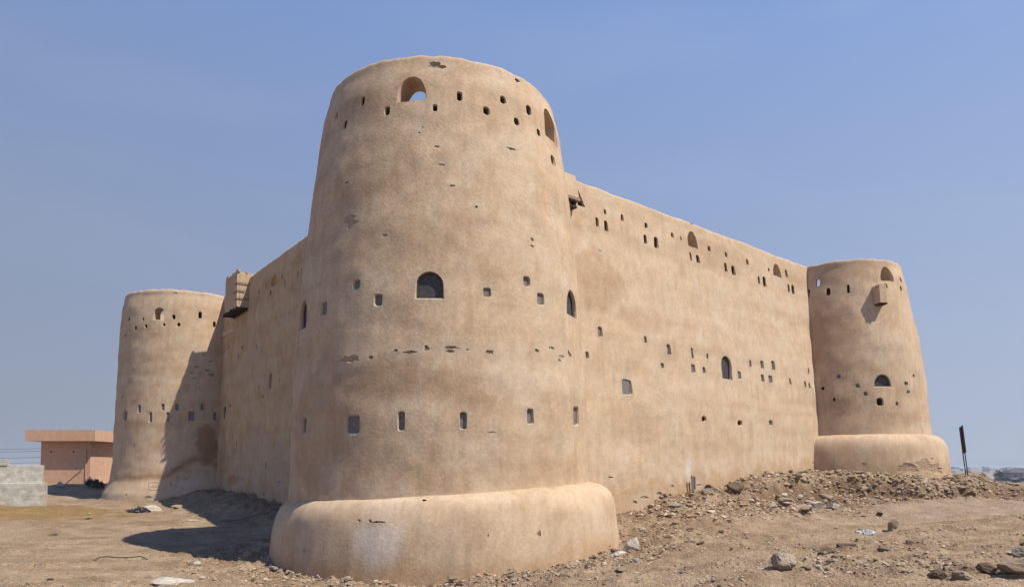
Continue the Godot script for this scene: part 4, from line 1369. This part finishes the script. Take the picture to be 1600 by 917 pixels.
func make_objects():
	var up := Vector3.UP
	rock("boulder", "large rough boulder, pale on its right side, on the trodden ground", 4.72, 11.84, Vector3(0.40, 0.32, 0.34), mat.stone_pale, 5, 0.4, 0.15)
	rock("rock", "dark brown flattish rock behind the large pale boulder", 6.6, 14.33, Vector3(0.36, 0.17, 0.2), mat.stone_brown, 9, 0.5, 0.2, 0.2)
	rock("rock", "bright white stone leaning by the plinth of the near tower", 3.12, 17.6, Vector3(0.30, 0.46, 0.24), mat.stone_white, 12, 0.2, 0.15)
	rock("rock", "pale stone half buried beside the white stone at the plinth", 2.72, 17.2, Vector3(0.4, 0.2, 0.3), mat.stone_white, 15, 0.9, 0.3)
	rock("broken_slab", "thick broken slab with a pale top and dark underside", 8.12, 10.9, Vector3(0.66, 0.24, 0.5), mat.stone_tan, 21, 0.2, 0.1, -0.15)
	rock("rock", "rounded tan rock in front of two dark stones", 7.1, 10.8, Vector3(0.34, 0.2, 0.26), mat.stone_tan, 25, 1.2, 0.25)
	rock("rock", "dark blocky stone behind the rounded tan rock", 6.98, 11.2, Vector3(0.22, 0.2, 0.2), mat.stone_brown, 27, 0.2, 0.2)
	rock("rock", "dark stone to the right of the rounded tan rock", 7.72, 11.1, Vector3(0.26, 0.2, 0.22), mat.stone_brown, 29, 2.2, 0.2)
	rock("rock", "grey weathered rock above the thick broken slab", 9.55, 12.8, Vector3(0.34, 0.26, 0.3), mat.stone_grey, 31, 0.7, 0.2)
	rock("rock", "brown ridge shaped rock in the middle of the track", 7.35, 15.0, Vector3(0.36, 0.14, 0.16), mat.stone_brown, 33, -0.4, 0.2)
	rock("rock", "pale oblong stone pointing out of the dirt beside the torn plastic", 10.0, 17.9, Vector3(0.26, 0.3, 0.2), mat.stone_tan, 35, 0.6, 0.2, 0.5)
	rock("rock", "brown angular block standing on the slope below the pipes", 8.75, 26.6, Vector3(0.55, 0.45, 0.45), mat.stone_brown, 37, 0.3, 0.15)
	rock("rock", "pale chunk on the slope left of the brown angular block", 7.55, 26.3, Vector3(0.5, 0.36, 0.4), mat.stone_grey, 39, 1.1, 0.2)
	rock("rock", "flat pale slab lying at the foot of the slope near the wall pipes", 5.3, 22.9, Vector3(0.5, 0.12, 0.3), mat.stone_white, 41, 0.3, 0.3)
	rock("rock", "flat white stone slab at the edge of the trampled ground", -6.2, 12.5, Vector3(0.62, 0.2, 0.42), mat.stone_white, 43, 0.3, 0.35)
	rock("rock", "small stone leaning on the shaded side of the plinth", -6.95, 17.95, Vector3(0.22, 0.26, 0.2), mat.stone_tan, 45, 0.2, 0.2)
	rock("rock", "whitish lump beside the black tarpaulin at the left tower", -16.7, 31.6, Vector3(0.8, 0.4, 0.5), mat.stone_white, 47, 0.2, 0.3)
	rock("rock", "pale broken chunk under the left tower, right of the black tarpaulin", -15.9, 32.4, Vector3(0.6, 0.3, 0.4), mat.stone_tan, 49, 1.4, 0.25)
	rock("rock", "flat white scrap lying at the shadow edge before the left wall", -13.4, 28.2, Vector3(0.8, 0.07, 0.35), mat.stone_white, 51, 0.1, 0.2)
	# two pale cut blocks on the heap
	var o := on_ground(10.6, 23.75)
	tag(obj("cut_block", shape([bar(o + Vector3(-0.13, 0.08, 0), o + Vector3(0.13, 0.14, 0), Vector3(0.03, 0, 0.12), Vector3(-0.02, 0.12, 0.03), 0.12)]), mat.whitewash), "pale cut block, left one of two at the heap's foot", "block", "")
	o = on_ground(11.15, 23.65)
	tag(obj("cut_block", shape([bar(o + Vector3(-0.15, 0.12, 0.07), o + Vector3(0.15, 0.05, -0.07), Vector3(0.05, 0, 0.14), Vector3(0.02, 0.09, 0), 0.12)]), mat.whitewash), "pale cut block, right one of two at the heap's foot", "block", "")
	# crumpled plastic
	crumple("plastic_sheet", "crumpled torn white plastic sheet on the track", "plastic sheet", 9.2, 17.75, 0.5, 0.13, 0.42, mat.plastic, 3)
	crumple("tarpaulin", "crumpled black tarpaulin at the foot of the left tower", "tarpaulin", -17.1, 31.2, 1.1, 0.26, 0.5, mat.black, 5)
	crumple("plastic_bag", "pinkish white plastic bag in front of the pink building", "plastic bag", -29.9, 45.0, 0.5, 0.42, 0.4, mat.plastic, 7)
	crumple("netting_bundle", "bundle of dark netting by the pink building's sunny corner", "netting", -28.4, 46.3, 1.35, 0.62, 0.7, mat.rust, 9)
	crumple("black_scrap", "small black scrap on the bare ground below the stubble bank", "scrap", -17.66, 28.4, 0.32, 0.09, 0.2, mat.black, 11)
	crumple("black_scrap", "small black scrap alone on the open trampled ground", "scrap", -15.6, 23.2, 0.28, 0.07, 0.2, mat.black, 13)
	# plank leaning on the pink wall
	o = Vector3(-30.9, 1.42, -46.9)
	tag(obj("leaning_plank", shape([bar(o, o + Vector3(0.62, 0.95, -0.75), Vector3(0.05, 0, 0.02), Vector3(0, 0.02, 0.02))]), mat.wood_grey), "thin plank leaning on the pink building's shaded wall", "plank")
	# cable and poles on the ground
	var pts := []
	var rr := []
	for i in 12:
		var t := i / 11.0
		var x := lerpf(-10.55, -9.5, t)
		var d := 17.2 + 0.75 * sin(t * 2.2)
		pts.append(on_ground(x, d) + up * (0.03 + 0.05 * sin(t * PI)))
		rr.append(0.013)
	tag(obj("cable", shape([pole(pts, rr, 6)]), mat.black), "short curved black cable lying on the trampled ground", "cable")
	pts = []
	rr = []
	for i in 8:
		var t := i / 7.0
		pts.append(on_ground(lerpf(-11.79, -9.9, t), lerpf(28.0, 29.3, t)) + up * (0.05 + 0.10 * t))
		rr.append(0.022)
	tag(obj("thin_pole", shape([pole(pts, rr, 6)]), mat.steel), "thin pale pole lying in the shadow of the left wall", "pole")
	# pair of posts beyond the right tower
	o = on_ground(23.75, 35.4)
	var po := thing("sign_posts", "two thin leaning posts with dark rusty boards on their upper half", "post", o)
	for s in [0, 1]:
		var a := Vector3(-0.06 + 0.08 * s, -0.3, 0.03 * s)
		var b := a + Vector3(-0.30, 2.95 - 0.08 * (1 - s), 0)
		obj("post", shape([pole([a, b], [0.025, 0.025], 8)]), mat.rust, po)
		obj("board", shape([bar(a.lerp(b, 0.53) + Vector3(0.02, 0, 0.04), b + Vector3(0.02, 0.03, 0.04), Vector3(0.034, 0, 0), Vector3(0, 0, 0.015), 0.1)]), mat.rust, po)
	# two pipes standing against the right wall
	var dr := (T2 - T1).normalized()
	var out := Vector2(dr.y, -dr.x)
	for s in [0, 1]:
		var q: Vector2 = T1 + dr * (10.85 + 0.15 * s) + out * 0.98
		var g := ground_height(q.x, q.y)
		var pp := thing("standpipe", ("thinner left one" if s == 0 else "thicker right one") + " of two grey pipes rising against the right wall", "pipe", Vector3(q.x, g, -q.y))
		obj("shaft", shape([pole([Vector3(0, -0.3, 0), Vector3(-0.02, 0.78 - 0.05 * s, -0.03)], [0.035 + 0.015 * s, 0.035 + 0.015 * s], 10)]), mat.pipe, pp)
		obj("collar", shape([pole([Vector3(-0.02, 0.66, -0.03), Vector3(-0.02, 0.74, -0.03)], [0.05 + 0.012 * s, 0.05 + 0.012 * s], 10)]), mat.pipe, pp)

func crumple(called: String, label: String, category: String, x: float, d: float, w: float, h: float, dp: float, m: Material, s: int):
	var n := 22
	var v := PackedVector3Array()
	var idx := PackedInt32Array()
	for j in n:
		for i in n:
			var a := i / (n - 1.0) * 2.0 - 1.0
			var b := j / (n - 1.0) * 2.0 - 1.0
			var fall := maxf(0.0, 1.0 - pow(a * a + b * b, 0.8) * 0.75)
			var z := fall * (0.55 + 0.9 * n_mid.get_noise_2d(a * 1.3 + s * 9.0, b * 1.3) + 0.35 * absf(n_fine.get_noise_2d(a * 0.9 + s, b * 0.9)))
			var px := x + a * w / 2 * (1.0 + 0.4 * n_mid.get_noise_2d(b + s * 3.0, a))
			var pd := d + b * dp / 2 * (1.0 + 0.4 * n_mid.get_noise_2d(a + s * 5.0, b))
			v.append(on_ground(px, pd) + Vector3(0, maxf(z, -0.05) * h - 0.01, 0))
	for j in n - 1:
		for i in n - 1:
			var k := j * n + i
			if Vector2(i - (n - 1) / 2.0, j - (n - 1) / 2.0).length() > (n / 2.0) * (0.92 + 0.25 * n_fine.get_noise_2d(i, j)): continue
			idx.append_array([k, k + n, k + 1, k + 1, k + n, k + n + 1])
	tag(obj(called, from_tris(v, idx), m), label, category)

# ---------------------------------------------------------------- rubble
func make_stones():
	var r := RandomNumberGenerator.new()
	r.seed = 2024
	var meshes := []
	for k in 8: meshes.append(stone_solid(200 + k, 2, 0.5, 0.7))
	var mats := [mat.stone_tan, mat.stone_grey, mat.stone_tan, mat.stone_brown, mat.stone_tan, mat.stone_grey, mat.stone_white]
	var zones := [
		["heap", 120, "", "stones on the spoil heap"],
		["plinth", 45, "", "stones round the near plinth"],
		["front", 85, "", "stones on the churned ground"],
		["left", 40, "", "stones on the trampled ground"],
	]
	var dr := (T2 - T1).normalized()
	var out := Vector2(dr.y, -dr.x)
	for z in zones:
		for k in z[1]:
			var p := spot(z[0], r, dr, out)
			var size := 0.10 + 0.30 * pow(r.randf(), 2.5)
			if z[0] == "left": size *= 0.55
			if z[0] == "heap": size *= 1.7
			if z[0] == "front": size *= 0.8
			var o := MeshInstance3D.new()
			o.name = numbered("rubble_stone")
			o.mesh = meshes[r.randi() % 8]
			var tone := r.randi() % mats.size()
			o.material_override = mats[tone]
			o.basis = Basis(Vector3.UP, r.randf() * TAU) * Basis(Vector3.RIGHT, r.randf_range(-0.5, 0.5)) * Basis.from_scale(Vector3(1.0, r.randf_range(0.55, 0.95), r.randf_range(0.6, 0.95)) * size * 0.6)
			o.position = on_ground(p.x, p.y) + Vector3(0, size * 0.12, 0)
			add_child(o)
			tag(o, stone_label(z[0], size, tone, p), "stone", z[3])
	# the small stuff nobody could count
	var tones := [Color(0.37, 0.275, 0.19), Color(0.40, 0.315, 0.225), Color(0.29, 0.205, 0.14), Color(0.33, 0.24, 0.165), Color(0.42, 0.325, 0.235), Color(0.33, 0.245, 0.17), Color(0.36, 0.265, 0.18), Color(0.47, 0.39, 0.30)]
	var plan := [["heap", 24000, 0.012, 0.17], ["plinth", 9000, 0.010, 0.09], ["front", 28000, 0.008, 0.10], ["left", 18000, 0.008, 0.06], ["foot", 7000, 0.012, 0.11]]
	for q in plan:
		var mm := MultiMesh.new()
		mm.transform_format = MultiMesh.TRANSFORM_3D
		mm.use_colors = true
		mm.mesh = stone_solid(300 + q[1] % 7, 1, 0.5, 0.75)
		mm.instance_count = q[1]
		for i in q[1]:
			var p := spot(q[0], r, dr, out)
			var c := churn(p.x, p.y)
			var size: float = lerpf(q[2], q[3], pow(r.randf(), 4.0)) * (0.5 + 0.5 * c)
			var b := Basis(Vector3.UP, r.randf() * TAU) * Basis(Vector3.RIGHT, r.randf_range(-0.6, 0.6)) * Basis.from_scale(Vector3(1.0, r.randf_range(0.6, 1.0), r.randf_range(0.6, 1.0)) * size)
			mm.set_instance_transform(i, Transform3D(b, on_ground(p.x, p.y) + Vector3(0, size * -0.05, 0)))
			var t: Color = tones[r.randi() % 8]
			var w := r.randf_range(0.68, 1.0)
			mm.set_instance_color(i, Color(t.r * w, t.g * w, t.b * w))
		var o := MultiMeshInstance3D.new()
		o.multimesh = mm
		o.name = numbered("gravel")
		o.material_override = mat.loose
		add_child(o)
		tag(o, "", "", "", "stuff")
		o.set_meta("label", {"heap": "loose gravel and clods covering the spoil heap", "plinth": "loose gravel and clods round the near plinth", "front": "loose gravel on the churned ground", "left": "loose gravel on the trampled ground", "foot": "fallen plaster and gravel under the left wall and left tower"}[q[0]])

func stone_label(zone: String, size: float, tone: int, p: Vector2) -> String:
	var words: String = ["tan", "grey", "tan", "brown", "tan", "grey", "pale"][tone]
	var big := "large" if size > 0.34 else "middling" if size > 0.2 else "small" if size > 0.12 else "tiny"
	var marks := {
		"heap": [["the two standing pipes", 6.5, 25.6], ["the brown angular block", 8.75, 26.6], ["the two cut blocks", 10.8, 24.5], ["the right wall's far end", 13.5, 30.5], ["the middle of the bank", 12.6, 28.0], ["the left end of the right plinth", 15.5, 30.5], ["the torn patch of the right plinth", 19.0, 30.0], ["the right end of the right plinth", 22.5, 32.5], ["the leaning posts", 24.5, 34.5]],
		"plinth": [["its shaded left side", -6.5, 17.5], ["its left front", -4.5, 15.0], ["its middle front", -1.5, 14.5], ["its right front", 1.5, 15.5], ["the white stone", 3.1, 17.6], ["its right side", 3.5, 20.0]],
		"front": [["the large pale boulder", 4.7, 11.8], ["the brown ridge shaped rock", 7.3, 15.0], ["the torn plastic sheet", 9.2, 17.7], ["the broken slab", 8.1, 10.9], ["the grey weathered rock", 9.6, 12.8], ["the near plinth", 3.0, 15.5], ["the foot of the spoil heap", 8.0, 21.5], ["the rounded tan rock", 6.8, 10.6], ["the bare track", 13.5, 20.5]],
		"left": [["the white slab", -6.2, 12.4], ["the short black cable", -10.0, 17.4], ["the shadow tip", -11.9, 21.0], ["the lone black scrap", -15.6, 23.2], ["the black tarpaulin", -17.0, 31.0], ["the stubble bank", -20.5, 28.5], ["the near plinth's shadow", -8.0, 20.0]],
	}
	var best: Array = marks[zone][0]
	for m in marks[zone]:
		if p.distance_to(Vector2(m[1], m[2])) < p.distance_to(Vector2(best[1], best[2])): best = m
	var side := "left of" if p.x < best[1] - 0.5 else "right of" if p.x > best[1] + 0.5 else "behind" if p.y > best[2] else "before"
	if zone == "plinth": return "%s %s stone lying against the near plinth towards %s" % [big, words, best[0]]
	return "%s %s broken stone lying %s %s" % [big, words, side, best[0]]

func spot(zone: String, r: RandomNumberGenerator, dr: Vector2, out: Vector2) -> Vector2:
	var p := Vector2.ZERO
	for _try in 40:
		match zone:
			"heap":
				p = T1 + dr * r.randf_range(7.0, 26.0) + out * (0.7 + 5.6 * r.randf())
				if r.randf() < 0.4:
					var a := r.randf_range(-1.3, 1.5)
					p = T2 + Vector2(sin(a), -cos(a)) * (4.85 + 4.5 * r.randf())
				if p.distance_to(T2) < 4.75 or churn(p.x, p.y) < r.randf(): continue
			"plinth":
				var a := r.randf_range(-1.2, 1.5)
				var q := 4.95 + 2.2 * pow(r.randf(), 2.0)
				p = R1 + Vector2(sin(a), -cos(a)) * q
				if p.y < 13.0: continue
			"front":
				var d := 9.0 + 17.0 * pow(r.randf(), 1.3)
				p = Vector2(d * r.randf_range(-0.1, 0.78), d)
				if p.distance_to(R1) < 4.95 or churn(p.x, p.y) + 0.25 < r.randf() or (p - T1).dot(out) < 1.2: continue
			"foot":
				var dl := (T3 - T1).normalized()
				p = T1 + dl * r.randf_range(7.0, 26.0) + Vector2(-dl.y, dl.x) * r.randf_range(-0.6, 2.2)
				if r.randf() < 0.35:
					var a := r.randf_range(-0.4, 1.3)
					p = T3 + Vector2(sin(a), -cos(a)) * (4.6 + 1.6 * r.randf())
				if p.distance_to(T3) < 4.6 or left_foot(p.x, p.y) < 0.7 * r.randf(): continue
			"left":
				var d := 9.0 + 26.0 * pow(r.randf(), 1.2)
				p = Vector2(-d * r.randf_range(0.1, 0.78), d)
				if p.distance_to(R1) < 4.95 or p.distance_to(T3) < 4.7 or (p - T1).dot(Vector2(-out.x, out.y)) < -900.0: continue
		return p
	return p
